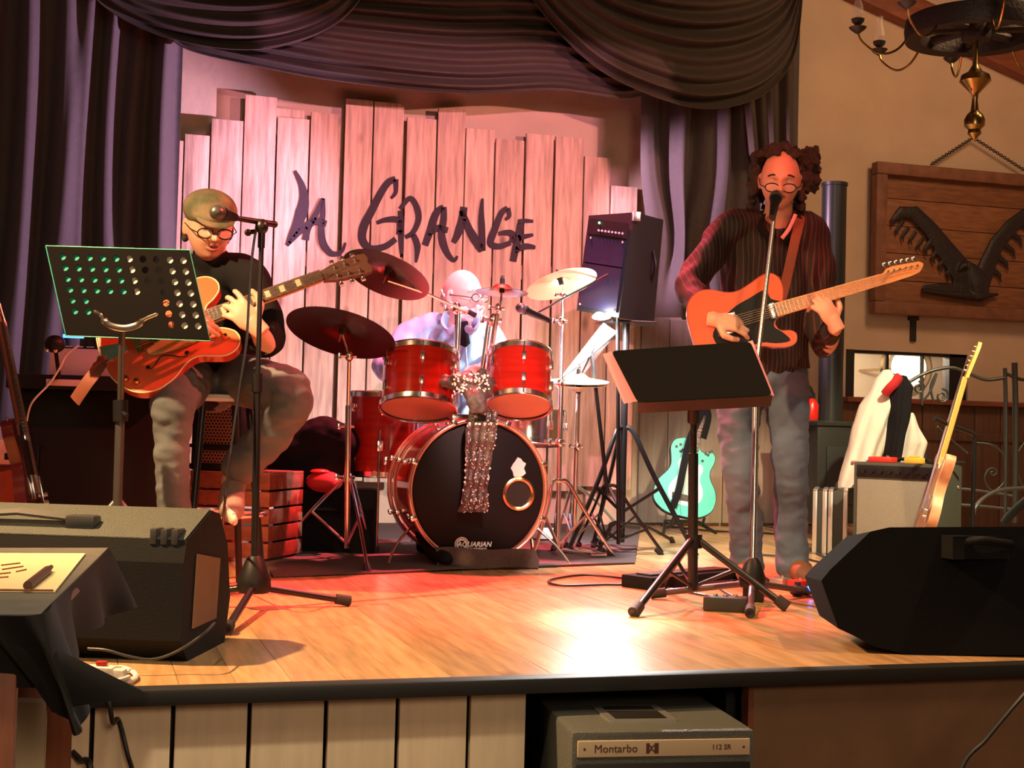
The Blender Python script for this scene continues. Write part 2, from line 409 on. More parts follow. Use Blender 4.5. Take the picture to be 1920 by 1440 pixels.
def remesh(mb, name, m, parent, vox=.006, smooth=2, disp=None):
    """turn overlapping closed volumes into one continuous surface"""
    me = bpy.data.meshes.new('tmp'); off = V(parent['_o'])
    me.from_pydata([p - off for p in mb.v], [], mb.f)
    o = bpy.data.objects.new('tmp', me); COL.objects.link(o)
    md = o.modifiers.new('r', 'REMESH'); md.mode = 'VOXEL'; md.voxel_size = vox; md.use_smooth_shade = True
    if smooth:
        sm = o.modifiers.new('s', 'SMOOTH'); sm.iterations = smooth; sm.factor = .6
    dg = bpy.context.evaluated_depsgraph_get(); ev = o.evaluated_get(dg)
    me2 = bpy.data.meshes.new_from_object(ev); bpy.data.objects.remove(o); bpy.data.meshes.remove(me)
    if disp:
        nr = [q.normal.copy() for q in me2.vertices]
        for q, n_ in zip(me2.vertices, nr): q.co += n_ * disp(q.co + off, n_)
    me2.name = name; me2.materials.clear(); me2.materials.append(M[m]); me2.polygons.foreach_set('use_smooth', [True] * len(me2.polygons))
    ob = bpy.data.objects.new(name, me2); COL.objects.link(ob); ob.parent = parent; ob['_o'] = tuple(off); return ob

# ============================================================ SETTING
# room shell
struct('floor', MB().box((-3, -3, ZF - .1), (8, YW, ZF)), 'floor_dark')
struct('wall_back', MB().box((-3, YW, ZF), (W(1588, 700, YW).x, YW + .12, 4.0))
       .box((W(1588, 700, YW).x, YW, ZF), (8, YW + .12, W(1700, 748, YW).z))
       .box((W(1588, 700, YW).x, YW, W(1700, 660, YW).z), (8, YW + .12, 4.0))
       .box((W(1815, 700, YW).x, YW, W(1700, 748, YW).z), (8, YW + .12, W(1700, 660, YW).z)), 'plaster')
struct('wall_left', MB().box((-3.1, -3, ZF), (-3, YW, 4.0)), 'plaster')
struct('wall_right', MB().box((8, -3, ZF), (8.1, YW, 4.0)), 'plaster')
struct('ceiling', MB().box((-3, -3, 4.0), (8, YW, 4.1)), 'ceiling_dark')
# sloping roof beam on the back wall
bx = MB(frame(W(1589, -4, YW - .06), W(1920, 150, YW - .06) - W(1589, -4, YW - .06), (0, -1, 0)))
bx.box((-.8, 0, -.06), (2.6, .20, .06), .01)
struct('trim_1', bx, 'beam_wood')

# hatch in the back wall with lit room behind
wz0, wz1 = W(1700, 748, YW).z, W(1700, 660, YW).z
wx0, wx1 = W(1588, 700, YW).x, W(1815, 700, YW).x
win = sroot('window_1', ((wx0 + wx1) / 2, YW, wz0))
MB().box((wx0, YW + .02, wz1 - .02), (wx1, YW + .1, wz1)).box((wx0 - .01, YW - .01, wz0), (wx0 + .05, YW + .12, wz1)).build('jamb', 'iron', win)
MB().box((W(1783, 700, YW).x, YW + .02, wz0), (wx1, YW + .1, wz1)).build('shutter', 'black_trim', win)
for px in (1666, 1732): MB().box((W(px, 700, YW).x, YW + .03, wz0), (W(px, 700, YW).x + .02, YW + .05, wz1)).build('mullion', 'iron', win)
MB().box((wx0 + .05, YW + .058, wz0), (W(1783, 700, YW).x, YW + .062, wz1)).build('pane', 'glass_clear', win)
struct('wall_far', MB().box((wx0 - 1.2, YW + 1.6, -.2), (wx1 + 1.5, YW + 1.7, 2.0)), 'far_room')
light('far_room_light', 'POINT', (wx0 + .3, YW + .8, 1.35), (0, 0, 0), 55, (1, .86, .66), .1)
lampc = W(1703, 690, YW + .9)
t = thing('wall_lamp', 'round glowing lamp seen through the hatch in the back wall', 'lamp', lampc)
MB(frame(lampc, (1, 0, 0), (0, -1, 0))).lathe([(.001, .09), (.08, .08), (.14, .03), (.15, 0), (.001, 0)], n=28).build('lamp_shade', 'lamp_shade', t)
MB(frame(lampc + V((0, .03, 0)), (1, 0, 0), (0, -1, 0))).torus(.20, .03, n=36).build('frame', 'brass', t)
MB().cyl(lampc + V((0, .02, 0)), lampc + V((0, .7, 0)), .012).build('arm', 'brass', t)
# ledge under the hatch and dark wainscot below
struct('trim_2', MB().box((W(1576, 745, YW).x, YW - .10, wz0 - .035), (7.9, YW + .02, wz0), .006), 'beam_wood')
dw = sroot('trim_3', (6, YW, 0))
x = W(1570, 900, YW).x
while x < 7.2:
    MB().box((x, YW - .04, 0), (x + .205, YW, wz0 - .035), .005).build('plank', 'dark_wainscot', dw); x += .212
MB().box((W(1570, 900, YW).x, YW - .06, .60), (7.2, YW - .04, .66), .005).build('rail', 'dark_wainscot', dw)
# light wainscot behind the right curtain
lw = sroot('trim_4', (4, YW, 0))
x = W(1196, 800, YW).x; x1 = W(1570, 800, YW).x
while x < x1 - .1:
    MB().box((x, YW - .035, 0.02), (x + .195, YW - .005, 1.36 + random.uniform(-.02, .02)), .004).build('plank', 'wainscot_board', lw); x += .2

# ------------------------------------------------------------ stage
stage = sroot('stage', (2.5, YS, ZF))
MB().box((-2.9, YS + .06, ZF), (7.9, YW - .01, -.021)).build('base', 'black_trim', stage) if False else None
fx = -2.0; bw = .131
meshes = {}
rr = random.Random(3)
while fx < 7.4:
    y = YS + .03 - rr.choice((0, .5, .9)) ; first = True
    y = YS + .03; L_ = rr.choice((.9, 1.4, 1.9, 2.3))
    while y < YW - .05:
        y2 = min(y + L_, YW - .02)
        key = (round(y2 - y, 3))
        if key not in meshes:
            meshes[key] = MB().box((0, 0, -.02), (bw - .0016, y2 - y - .002, 0))
        o = bpy.data.objects.new('board', meshes[key]) if not isinstance(meshes[key], MB) else None
        if o is None:
            b = meshes[key]; me = bpy.data.meshes.new('board'); me.from_pydata(b.v, [], b.f); me.materials.append(M['deck_board']); meshes[key] = me
            o = bpy.data.objects.new('board', me)
        COL.objects.link(o); o.parent = stage; o.location = V((fx, y, 0)) - stage.location
        y = y2; L_ = rr.choice((1.6, 1.9, 2.3))
    fx += bw
MB().box((-2.9, YS - .03, -.034), (7.9, YS + .03, .004), .006).build('edge_trim', 'black_trim', stage)
MB().box((-2.9, YS + .12, ZF), (W(985, 1400, YS).x, YW, -.03)).box((W(1398, 1400, YS).x, YS + .12, ZF), (7.9, YW, -.03)).box((W(985, 1400, YS).x, YS + .8, ZF), (W(1398, 1400, YS).x, YW, -.03)).build('underframe', 'black_trim', stage)
gaps = [-390, -250, -110, 30, 172, 323, 466, 609, 743, 876, 986]
for a, b in zip(gaps[:-1], gaps[1:]):
    xa, xb = W(a, 1380, YS + .06).x, W(b, 1380, YS + .06).x
    MB().box((xa + .005, YS + .05, ZF + .01), (xb - .005, YS + .075, -.03), .003).build('plank', 'front_board', stage)
xr = W(1398, 1380, YS + .04).x
MB().box((xr, YS + .03, ZF + .005), (xr + 2.2, YS + .06, -.03), .004).box((xr + 2.205, YS + .03, ZF + .005), (xr + 4.0, YS + .06, -.03), .004).build('front_panel', 'brown_panel', stage)
MB().box((xr - .004, YS + .02, ZF + .005), (xr + .012, YS + .06, -.03)).build('corner_strip', 'beam_wood', stage)

# ------------------------------------------------------------ plank backdrop
YB = YW - .10
fb = thing('plank_backdrop', 'tall backdrop of uneven pale pine planks with dark painted lettering, behind the drums', 'backdrop', (1.9, YB, .25))
pl = [(282,338,262),(340,387,253),(389,449,225),(451,511,180),(513,573,222),(576,632,212),(640,692,187),(694,750,193),(756,812,222),(814,866,205),
      (868,922,242),(924,978,262),(981,1033,252),(1036,1089,258),(1091,1140,295),(1142,1192,350)]
for i, (a, b, yt) in enumerate(pl):
    lo = W(a + .5, 450, YB); hi = W(b - .3, 450, YB); zt = W((a + b) / 2, yt, YB).z
    # shallow lean handled by real geometry: planks are vertical boards
    dz = random.uniform(-.006, .006)
    MB().box((lo.x, YB - .012 + dz, .22 + random.uniform(0, .05)), (hi.x, YB + .012 + dz, zt), .002).build('plank', 'pine_board', fb)
for z in (.55, 1.55):
    MB().box((W(300, 450, YB).x, YB + .02, z), (W(1180, 450, YB).x, YB + .06, z + .09)).build('batten', 'pine_board', fb)
for px in (420, 760, 1110):
    q = W(px, 700, YB); MB().box((q.x, YB + .06, 0), (q.x + .07, YW - .001, 1.7)).build('batten', 'pine_board', fb)
MB().box((W(516, 215, YB).x, YB + .02, W(540, 222, YB).z - .1), (W(572, 215, YB).x, YB + .04, W(540, 203, YB).z), .002).build('plank', 'pine_board', fb)

def stroke(mb, pts, wid, Y):
    c = crom(pts, 8); k = len(c); L = []; Rr = []
    for i, p in enumerate(c):
        t = c[min(i + 1, k - 1)] - c[max(i - 1, 0)]; t.normalize(); nn = V((-t.y, t.x, 0))
        s = i / (k - 1); w_ = 1.35 * ( wid[0] + (wid[1] - wid[0]) * (s * 2 if s < .5 else 1) if s < .5 else wid[1] + (wid[2] - wid[1]) * (s - .5) * 2)
        a = p + nn * w_ / 2; b = p - nn * w_ / 2
        L.append(W(a.x, a.y, Y)); Rr.append(W(b.x, b.y, Y))
    vs = []
    for a, b in zip(L, Rr): vs += [a, b, a + V((0, .004, 0)), b + V((0, .004, 0))]
    fs = []
    for i in range(k - 1):
        o = i * 4; fs += [(o, o+4, o+5, o+1), (o+2, o+3, o+7, o+6), (o, o+2, o+6, o+4), (o+1, o+5, o+7, o+3)]
    fs += [(0, 1, 3, 2), ((k-1)*4, (k-1)*4+2, (k-1)*4+3, (k-1)*4+1)]
    mb.add(vs, fs)
YL = YB - .0215
lt = MB()
ST = [  # (points, (start,mid,end) widths)
 ([(553,320),(567,350),(570,380),(560,415),(548,440),(539,460)], (4,17,5)),
 ([(539,460),(565,432),(590,415),(612,420)], (4,11,9)),
 ([(606,372),(596,395),(578,428),(573,450)], (5,8,10)),
 ([(606,372),(606,400),(603,425),(606,455),(622,475),(640,472),(648,455)], (5,10,3)),
 ([(742,336),(728,342),(714,362),(697,395),(682,425),(680,450),(695,466),(722,462),(742,448)], (9,12,8)),
 ([(742,336),(742,360),(733,372)], (8,6,4)),
 ([(706,418),(725,412),(748,414),(748,440)], (5,9,8)),
 ([(750,395),(752,420),(752,452),(753,476)], (6,9,5)),
 ([(750,392),(768,372),(780,385),(785,410),(775,435),(760,445)], (6,9,6)),
 ([(775,440),(783,462),(780,492)], (8,9,3)),
 ([(832,388),(818,400),(806,435),(797,460)], (8,11,9)),
 ([(832,388),(832,410),(828,440),(836,470),(850,488),(858,480)], (8,11,3)),
 ([(803,440),(820,428),(840,432)], (6,10,8)),
 ([(870,388),(866,415),(858,440),(850,455)], (10,12,7)),
 ([(866,395),(880,430),(898,460),(905,470)], (8,12,9)),
 ([(905,372),(903,400),(904,440),(904,470)], (3,9,10)),
 ([(952,390),(940,400),(928,430),(920,455),(935,462),(958,455)], (7,10,7)),
 ([(952,390),(955,404),(948,412)], (7,6,4)),
 ([(935,438),(950,436),(962,440),(960,455)], (5,9,8)),
 ([(976,418),(973,440),(968,462),(962,490)], (8,11,9)),
 ([(972,416),(985,414),(1000,415)], (7,6,4)),
 ([(960,450),(978,445),(1000,440)], (9,8,4)),
 ([(964,470),(985,462),(1004,464)], (8,9,5)),
]
for p_, w_ in ST: stroke(lt, p_, w_, YL)
lt.build('painted_lettering', 'paint_dark', fb, label='dark purple brush lettering')

# ------------------------------------------------------------ curtains
def curtain(px0, px1, py0, py1, Y, seed, folds, amp=.07, pinch=()):
    rn = random.Random(seed); a0 = W(px0, py0, Y); a1 = W(px1, py0, Y); z0 = W((px0 + px1) / 2, py1, Y).z; z1 = a0.z
    n = folds; cs = [(i + rn.uniform(.25, .75)) / n for i in range(n)]; ws = [rn.uniform(.28, .42) / n for _ in cs]; hs = [rn.uniform(.5, 1.15) for _ in cs]; ph = [rn.uniform(0, 6) for _ in cs]
    def fn(u, v):
        z = z0 + (z1 - z0) * v; x = a0.x + (a1.x - a0.x) * u; y = Y
        for c, w_, h, p_ in zip(cs, ws, hs, ph):
            cc = c + .022 * math.sin(v * 3.3 + p_) ; ww = w_ * (1.25 - .45 * v); y -= amp * h * math.exp(-abs((u - cc) / ww) ** 2.6) * (1.15 - .35 * v)
        for (pu, pv, s, wv) in pinch:
            k = math.exp(-((v - pv) / wv) ** 2 - ((u - pu) / .22) ** 2) * s; x += (a0.x + (a1.x - a0.x) * pu - x) * k
        return (x, y - .006 * math.sin(u * 60 + v * 4), z)
    return MB().grid(fn, n * 30, 40, thick=.004)
o = curtain(-260, 348, -60, 800, 7.95, 4, 11, amp=.13).build('curtain', 'curtain')
tag(o, 'dark stage curtain with lilac lit folds on the left side', 'curtain')
o = curtain(1203, 1502, -60, 604, 7.97, 12, 7, amp=.14, pinch=[(.24, .22, .75, .14)])
# draped V folds
o.build('curtain', 'curtain')
tag(bpy.data.objects['curtain.001'], 'dark stage curtain gathered in folds on the right side of the stage', 'curtain')

def swag(bot, top, Yf, layers, seed, bulge=.14):
    """bot: pixel points of the lower edge, top: two pixel ends of the upper edge"""
    rn = random.Random(seed); ph = rn.uniform(0, 6); B = crom([W(x, y, Yf) for x, y in bot], 14); a = W(*top[0], Yf); b = W(*top[1], Yf); k = len(B) - 1
    def fn(u, v):
        p = B[round(u * k)]; q = a.lerp(b, u); s = math.sin(PI * u)
        vv = v ** .8; r = p.lerp(q, vv); L_ = layers
        g_ = math.sin(vv * L_ * 2 * PI + ph + .5 * math.sin(u * 4 + ph) + .8 * math.sin(vv * 7)); g_ = g_ * (.7 + .3 * math.sin(vv * 13 + u * 3))
        return (r.x, Yf - bulge * s * (1 - vv) - (.040 * s + .012) * g_, r.z - .016 * g_ * s)
    return MB().grid(fn, k, 120, thick=.004)
val = thing('swag_valance', 'dark brown swagged valance draped across the top of the stage', 'drapery', W(850, 60, 7.8))
swag([(300,40),(345,92),(480,128),(640,158),(860,180),(1040,174),(1180,186),(1260,150)], [(420,-75),(1120,-75)], 7.80, 10, 5, .07).build('swag', 'valance', val)
swag([(130,-60),(200,20),(300,72),(430,98),(540,88),(640,40),(720,-60)], [(210,-90),(640,-90)], 7.70, 7, 8, .08).build('swag', 'valance', val)
swag([(960,-60),(1030,50),(1120,140),(1240,196),(1330,208),(1420,180),(1480,110),(1504,0)], [(1080,-90),(1500,-90)], 7.70, 9, 9, .10).build('swag', 'valance', val)
def tail(u, v):
    z = W(1440, -40 + 330 * v, 7.74).z; x0 = W(1380 + 40 * v, 0, 7.74).x; x1 = W(1504, 0, 7.74).x
    return (x0 + (x1 - x0) * u, 7.80 - .035 * math.sin(u * 17) - .012 * math.sin(u * 41), z - .06 * math.sin(u * 3))
MB().grid(tail, 70, 24, thick=.004).build('side_tail', 'valance', val)
MB().box((W(-60, 0, 7.9).x, 8.02, W(800, -60, 7.9).z - .02), (W(1505, 0, 7.9).x, 8.12, W(800, -60, 7.9).z + .6)).build('pelmet_board', 'black_trim', val)

# ------------------------------------------------------------ eagle sign
YG = YW - .07
sg = thing('wooden_eagle_sign', 'framed plank panel with a dark carved eagle hung by chains on the right wall', 'sign', W(1780, 600, YG))
sx0, sx1 = W(1634, 450, YG).x, W(2010, 450, YG).x; sz0, sz1 = W(1634, 588, YG).z, W(1634, 304, YG).z
fwid = .085
n = 5
for i in range(n):
    za = sz0 + fwid * .6 + (sz1 - sz0 - fwid * 1.2) * i / n; zb = sz0 + fwid * .6 + (sz1 - sz0 - fwid * 1.2) * (i + 1) / n
    MB().box((sx0 + .02, YG + .0, za + .002), (sx1 - .02, YG + .03, zb - .002), .003).build('plank', 'sign_wood', sg)
for lo, hi in (((sx0, sz0), (sx1, sz0 + fwid)), ((sx0, sz1 - fwid), (sx1, sz1)), ((sx0, sz0 + fwid), (sx0 + fwid, sz1 - fwid)), ((sx1 - fwid, sz0 + fwid), (sx1, sz1 - fwid))):
    MB().box((lo[0], YG - .06, lo[1]), (hi[0], YG + .02, hi[1]), .012).build('frame_bar', 'sign_frame', sg)
def ep(l, d=0): return [W(x, y, YG - .03 - d) for x, y in l]
eg = MB()
eg.tube(ep([(1672,415),(1690,398),(1715,400),(1745,430),(1770,465),(1800,505),(1832,540)]), [.02,.045,.055,.06,.075,.09,.08], 12, flat=.35, side=(0, 0, 1))
eg.tube(ep([(1950,392),(1925,400),(1895,425),(1868,458),(1850,500),(1838,540)]), [.03,.045,.055,.06,.07,.07], 12, flat=.35, side=(0, 0, 1))
eg.tube(ep([(1842,560),(1835,530),(1822,505),(1812,495)], .02), [.06,.075,.05,.03], 12, flat=.6)
eg.tube(ep([(1812,497),(1803,500),(1797,508)], .04), [.03,.022,.006], 10)
eg.tube(ep([(1842,548),(1800,545),(1760,540),(1728,538)]), [.07,.05,.035,.015], 12, flat=.35, side=(0, 0, 1))
eg.tube(ep([(1730,545),(1780,552),(1830,556),(1872,552)], .01), [.012,.02,.03,.01], 10)
for i, (x, y) in enumerate([(1676,405),(1684,420),(1694,432),(1708,440),(1722,452)]):
    eg.tube(ep([(x + 10, y - 6), (x - 2, y + 10), (x - 5 + i * 3, y + 26)]), [.02, .016, .004], 8, flat=.4)
for i in range(6):
    x, y = 1738 + i * 14, 462 + i * 15
    eg.tube(ep([(x + 8, y - 10), (x - 4, y + 6), (x + 2, y + 22)]), [.025, .02, .005], 8, flat=.4)
for i in range(5):
    x, y = 1918 - i * 13, 420 + i * 22
    eg.tube(ep([(x - 6, y - 4), (x + 8, y + 8), (x + 12, y + 24)]), [.025, .02, .005], 8, flat=.4)
remesh(eg, 'carved_eagle', 'eagle_dark', sg, .008, 1)
hook = W(1825, 258, YG)
def chain(a, b, parent, n):
    mb = MB()
    for i in range(n):
        c = a.lerp(b, (i + .5) / n); d = (b - a).normalized(); z = V((0, 1, 0)) if i % 2 else d.cross(V((0, 1, 0)))
        fr = frame(c, d, z); L = (b - a).length / n
        mb.tube([(L*.62*math.cos(t), .011*math.sin(t), 0) for t in [k * PI / 4 for k in range(9)]], .0035, 5, M=fr, cap=False)
    mb.build('chain', 'iron', parent)
chain(W(1745, 309, YG), hook, sg, 26); chain(hook, W(1925, 322, YG), sg, 30)
# small iron hook under the sign
o = MB().box(W(1708, 640, YW - .02), W(1716, 592, YW) , .003).box(W(1706, 600, YW - .03), W(1719, 592, YW), .002).build('wall_hook', 'iron'); tag(o, 'small dark iron peg on the wall below the eagle panel', 'hook')

# ------------------------------------------------------------ chandelier
cz = 7.0
cc = P(1830, 55, cz); ch = thing('wagon_wheel_chandelier', 'dark cartwheel chandelier with glass oil lamps hanging at the upper right', 'chandelier', cc)
RW = .345
fr = Matrix.Translation(cc)
MB(fr).lathe([(RW - .075, -.045), (RW, -.05), (RW + .006, 0), (RW, .05), (RW - .075, .045), (RW - .08, 0), (RW - .075, -.045)], n=48, close=False).build('rim', 'eagle_dark', ch)
MB(fr).lathe([(.001, -.06), (.07, -.055), (.08, 0), (.07, .055), (.001, .06)], n=20).build('hub', 'eagle_dark', ch)
for k in range(8):
    a = 2 * PI * k / 8 + .3; MB(fr).tube([(.06*math.cos(a), .06*math.sin(a), 0), ((RW-.07)*math.cos(a), (RW-.07)*math.sin(a), 0)], [.02, .026], 8).build('spoke', 'eagle_dark', ch)
k_ = 1 / (FPX / cz)
MB(fr).lathe([(.001, -.575), (.006, -.56), (.02, -.545), (.034, -.53), (.03, -.51), (.05, -.49), (.052, -.46), (.04, -.435), (.02, -.415), (.014, -.36), (.018, -.33),
              (.045, -.30), (.078, -.265), (.07, -.235), (.035, -.215), (.015, -.18), (.012, -.06), (.012, .5), (.012, 1.2)], n=28).build('centre_spindle', 'brass', ch)
for k in range(8):
    a = PI * 2 * k / 8 - R(158); ca, sa = math.cos(a), math.sin(a)
    r0, r1 = RW - .02, RW + .24
    pts = [(r0 * ca, r0 * sa, -.03)] + [((r0 + (r1 - r0) * t) * ca, (r0 + (r1 - r0) * t) * sa, -.05 - .10 * math.sin(t * PI * .9) + .05 * t) for t in (.2, .4, .6, .8, .95)] + [(r1 * ca, r1 * sa, .0)]
    arm = MB(fr).tube(crom(pts, 4), .006, 8).build('lamp_arm', 'brass', ch)
    MB(fr @ Matrix.Translation((r1 * ca, r1 * sa, 0))).lathe([(.008, -.02), (.035, .0), (.045, .012), (.012, .022), (.03, .04), (.034, .055), (.006, .065)], n=18).build('lamp_cup', 'iron', arm)
    MB(fr @ Matrix.Translation((r1 * ca, r1 * sa, .06))).lathe([(.014, 0), (.03, .02), (.026, .06), (.016, .09), (.018, .13)], n=14, close=False).build('glass_chimney', 'glass_clear', arm)

# ============================================================ DRUM KIT
rg = MB().grid(lambda u, v: tuple(G(510 + 40 * (1 - v) + (1180 - 40 * (1 - v) - 510) * u + 90 * v * u, 1082 - 62 * v - 10 * u).lerp(V((0, 0, 0)), 0) + V((0, 0, .006 + .004 * math.sin(u * 21 + v * 3) * math.sin(v * 9)))), 60, 20, thick=.006)
q0, q1, q2, q3 = G(512, 1084), G(1190, 1058), G(1250, 1010), G(505, 1012)
def rugf(u, v):
    a = q0.lerp(q1, u); b = V((q3.x - .05 + (q2.x - q3.x + .3) * u, q2.y + 1.0, 0)); p = a.lerp(b, v)
    return (p.x, p.y, .010 + .005 * math.sin(u * 17 + 2 * v) * math.sin(v * 11 + u * 4) ** 2)
o = MB().grid(rugf, 60, 24, thick=.007).build('rug', 'rug'); tag(o, 'thin dark mauve rug spread under the drum kit', 'rug')
def foldf(u, v):
    a = P(818 + 190 * u, 1078 - 2 * u, 5.98); z = .012 + .075 * v
    return (a.x + .01 * math.sin(v * 3), a.y + .05 * v + .02 * math.sin(u * 12) * (1 - v), z + .004 * math.sin(u * 9))
o = MB().grid(foldf, 24, 8, thick=.01).build('mat_flap', 'rug'); tag(o, 'folded up mat edge standing against the bottom of the bass drum', 'mat')

# ---- bass drum
kc = P(897, 920, 6.12); kc.z = .335; KR = .302
KD = .42
kd = thing('bass_drum', 'red lacquered bass drum with black front head lying on the rug', 'drum', (kc.x, kc.y, 0))
KF = frame(kc, (1, 0, 0), (0, -1, 0))      # local x right, z toward audience, y up
MB(KF).lathe([(KR - .012, -KD + .02), (KR - .002, -KD + .02), (KR - .002, -.02), (KR - .012, -.02)], n=64, close=False).build('shell', 'drum_red', kd)
for z, nm in ((0, 'hoop'), (-KD, 'hoop')):
    MB(KF).lathe([(KR + .001, z - .022), (KR + .016, z - .022), (KR + .018, z + .02), (KR + .002, z + .02), (KR + .001, z - .022)], n=64, close=False).build(nm, 'drum_edge', kd)
    MB(KF).torus(KR + .011, .0045, n=64, o=(0, 0, z + .02)).build('hoop_rim', 'chrome', kd)
MB(KF).lathe([(.001, .004), (KR - .012, .004), (KR, -.004), (KR, -.012), (.001, -.012)], n=64).build('drum_head', 'drum_head_black', kd)
def kpx(px, py):   # pixel on the drum head plane -> local
    r = ray(px, py); t = (kc.y - .008 - CAM.y) / r.y; p = CAM + r * t; return p.x - kc.x, p.z - kc.z
hx, hy = kpx(972, 926)
MB(KF).torus(.066, .011, o=(hx, hy, .006), n=40).build('port_ring', 'copper', kd, label='copper coloured ring around the sound hole')
MB(KF).lathe([(.001, .0055), (.06, .0055), (.06, .004), (.001, .004)], o=(hx, hy, 0), n=32).build('port_hole', 'black_trim', kd)
hx, hy = kpx(973, 878)
rn = random.Random(5)
MB(KF).prism([(hx + (.030 + .007 * (i % 2)) * (1 if i % 5 else .8) * math.cos(i * PI / 7), hy + (.038 + .006 * ((i + 1) % 3)) * math.sin(i * PI / 7)) for i in range(14)], .0045, .0065).build('sticker', 'white_print', kd, label='ragged white sticker')
hx, hy = kpx(866, 1021)
lg = MB(KF); lg.torus(.030, .0025, o=(hx, hy, .0055), n=32, k=4).torus(.021, .004, o=(hx, hy, .0055), n=32, k=4)
Mt = KF @ Matrix.Translation((hx + .056, hy, .0085))
text_mb('AQUARIAN', .030, Mt, bold=.0009, mb=lg, shear=.25)
text_mb('DRUMHEADS', .015, KF @ Matrix.Translation((hx + .068, hy - .020, .007)), bold=.0004, mb=lg, shear=.25)
lg.build('head_logo', 'white_print', kd)
for k in range(8):
    a = PI / 8 + 2 * PI * k / 8; c, s = math.cos(a), math.sin(a)
    m2 = KF @ Matrix.Rotation(a, 4, 'Z')
    for z0_, z1_, zr, zs in ((-.11, -.07, 0, -.08), (-KD + .07, -KD + .11, -KD, -KD + .08)):
        l = MB(m2).box((KR, -.011, z0_), (KR + .022, .011, z1_), .004).build('lug', 'chrome', kd)
        MB(m2).cyl((KR + .022, 0, zr), (KR + .018, 0, zs), .0035, 8).build('tension_rod', 'chrome', l)
        zc_ = (0, .032) if zr == 0 else (-KD - .03, -KD); MB(m2).box((KR + .004, -.012, zc_[0]), (KR + .032, .012, zc_[1]), .005).build('claw', 'chrome', kd)
for sx in (-1, 1):
    b = KF @ V((sx * KR * .80, -KR * .62, -.10))
    MB().tube(crom([b, b + V((sx * .04, -.04, .02)), b + V((sx * .12, -.10, -.05)), V((b.x + sx * .17, b.y - .17, .02))], 6), .006, 8).build('spur', 'chrome', kd)
bt = KF @ V((-.03, KR + .005, -.2))
MB().box(bt + V((-.06, -.05, -.01)), bt + V((.09, .05, .03)), .01).build('tom_mount', 'chrome', kd)
MB().cyl(bt + V((-.035, 0, 0)), P(860, 585, 6.34), .0125, 12).build('mount_post', 'chrome', kd)
MB().cyl(bt + V((.06, 0, 0)), P(918, 600, 6.34), .0125, 12).build('mount_post', 'chrome', kd)

def drum(name, label, c, axis, r, h, head='drum_head_clear', nl=6, shell='drum_red', badge=False, side=(1, 0, 0)):
    t = thing(name, label, 'drum', c); ax = V(axis).normalized(); FR = frame(c, V(side) - ax * V(side).dot(ax), ax)
    h2 = h / 2
    MB(FR).lathe([(r - .008, -h2), (r, -h2), (r, h2), (r - .008, h2)], n=48, close=False).build('shell', shell, t)
    for z in (-h2, h2): MB(FR).lathe([(r + .001, z - .012), (r + .008, z - .012), (r + .009, z + .012), (r + .001, z + .014)], n=48, close=False).torus(r + .007, .004, o=(0, 0, z + (.013 if z > 0 else -.013)), n=48).build('hoop', 'chrome', t)
    MB(FR).lathe([(.001, h2 + .004), (r, h2 + .004), (r, h2), (.001, h2)], n=40).build('batter_head', 'drum_head_white', t)
    MB(FR).lathe([(.001, -h2 - .004), (r, -h2 - .004), (r, -h2), (.001, -h2)], n=40).build('bottom_head', head, t)
    for k in range(nl):
        m2 = FR @ Matrix.Rotation(2 * PI * k / nl + .35, 4, 'Z')
        for sg_ in ((1, -1) if h > .2 else (1,)):
            z0_, z1_ = sorted((sg_ * (h2 - .085), sg_ * (h2 - .045)))
            l = MB(m2).box((r, -.010, z0_), (r + .02, .010, z1_), .004).build('lug', 'chrome', t)
            MB(m2).cyl((r + .013, 0, sg_ * (h2 + .01)), (r + .013, 0, sg_ * (h2 - .08)), .003, 6).build('tension_rod', 'chrome', l)
    return t, FR
def axis_back(p, deg, lean=0.):
    """unit vector leaning away from the camera by deg, sideways by lean"""
    f = V((F.x, F.y, 0)).normalized(); return V((0, 0, 1)) * math.cos(R(deg)) + f * math.sin(R(deg)) + V((RT.x, RT.y, 0)) * math.sin(R(lean))
tc = P(787, 716, 6.28)
t, FR = drum('tom_drum', 'larger red rack tom on the left above the bass drum', tc, axis_back(tc, 19), .168, .245, nl=6)
MB().cyl(FR @ V((.168, 0, -.02)), P(858, 705, 6.34), .012, 10).build('tom_arm', 'chrome', t)
tc = P(975, 714, 6.26)
t, FR = drum('tom_drum', 'smaller red rack tom on the right above the bass drum', tc, axis_back(tc, 24), .140, .235, nl=6)
MB().cyl(FR @ V((-.140, 0, -.02)), P(900, 705, 6.34), .012, 10).build('tom_arm', 'chrome', t)
tc = P(722, 814, 6.75)
t, FR = drum('floor_tom', 'deep red floor tom standing on legs behind the left cymbal stand', tc, (0, 0, 1), .175, .38, nl=6)
MB(FR).box((-.06, -.185, .09), (-.01, -.172, .12), .003).build('badge', 'chrome', t)
for k in range(3):
    a = 2 * PI * k / 3 - 1.9; x_, y_ = tc.x + .195 * math.cos(a), tc.y + .195 * math.sin(a)
    l = MB().cyl((x_, y_, .03), (x_, y_, tc.z + .02), .006, 8).box((x_ - .014, y_ - .014, tc.z - .08), (x_ + .014, y_ + .014, tc.z - .03), .004).build('leg', 'chrome', t)
    MB().cyl((x_, y_, .012), (x_, y_, .04), .012, 10).build('rubber_foot', 'rubber', l)
tc = P(988, 802, 6.75)
t, FR = drum('snare_drum', 'chrome snare drum tucked behind the bass drum', tc, axis_back(tc, 4), .178, .14, head='drum_head_white', nl=8, shell='chrome')
MB().cyl(tc + V((0, 0, -.08)), (tc.x, tc.y, .3), .012, 10).build('stand_post', 'chrome', t)
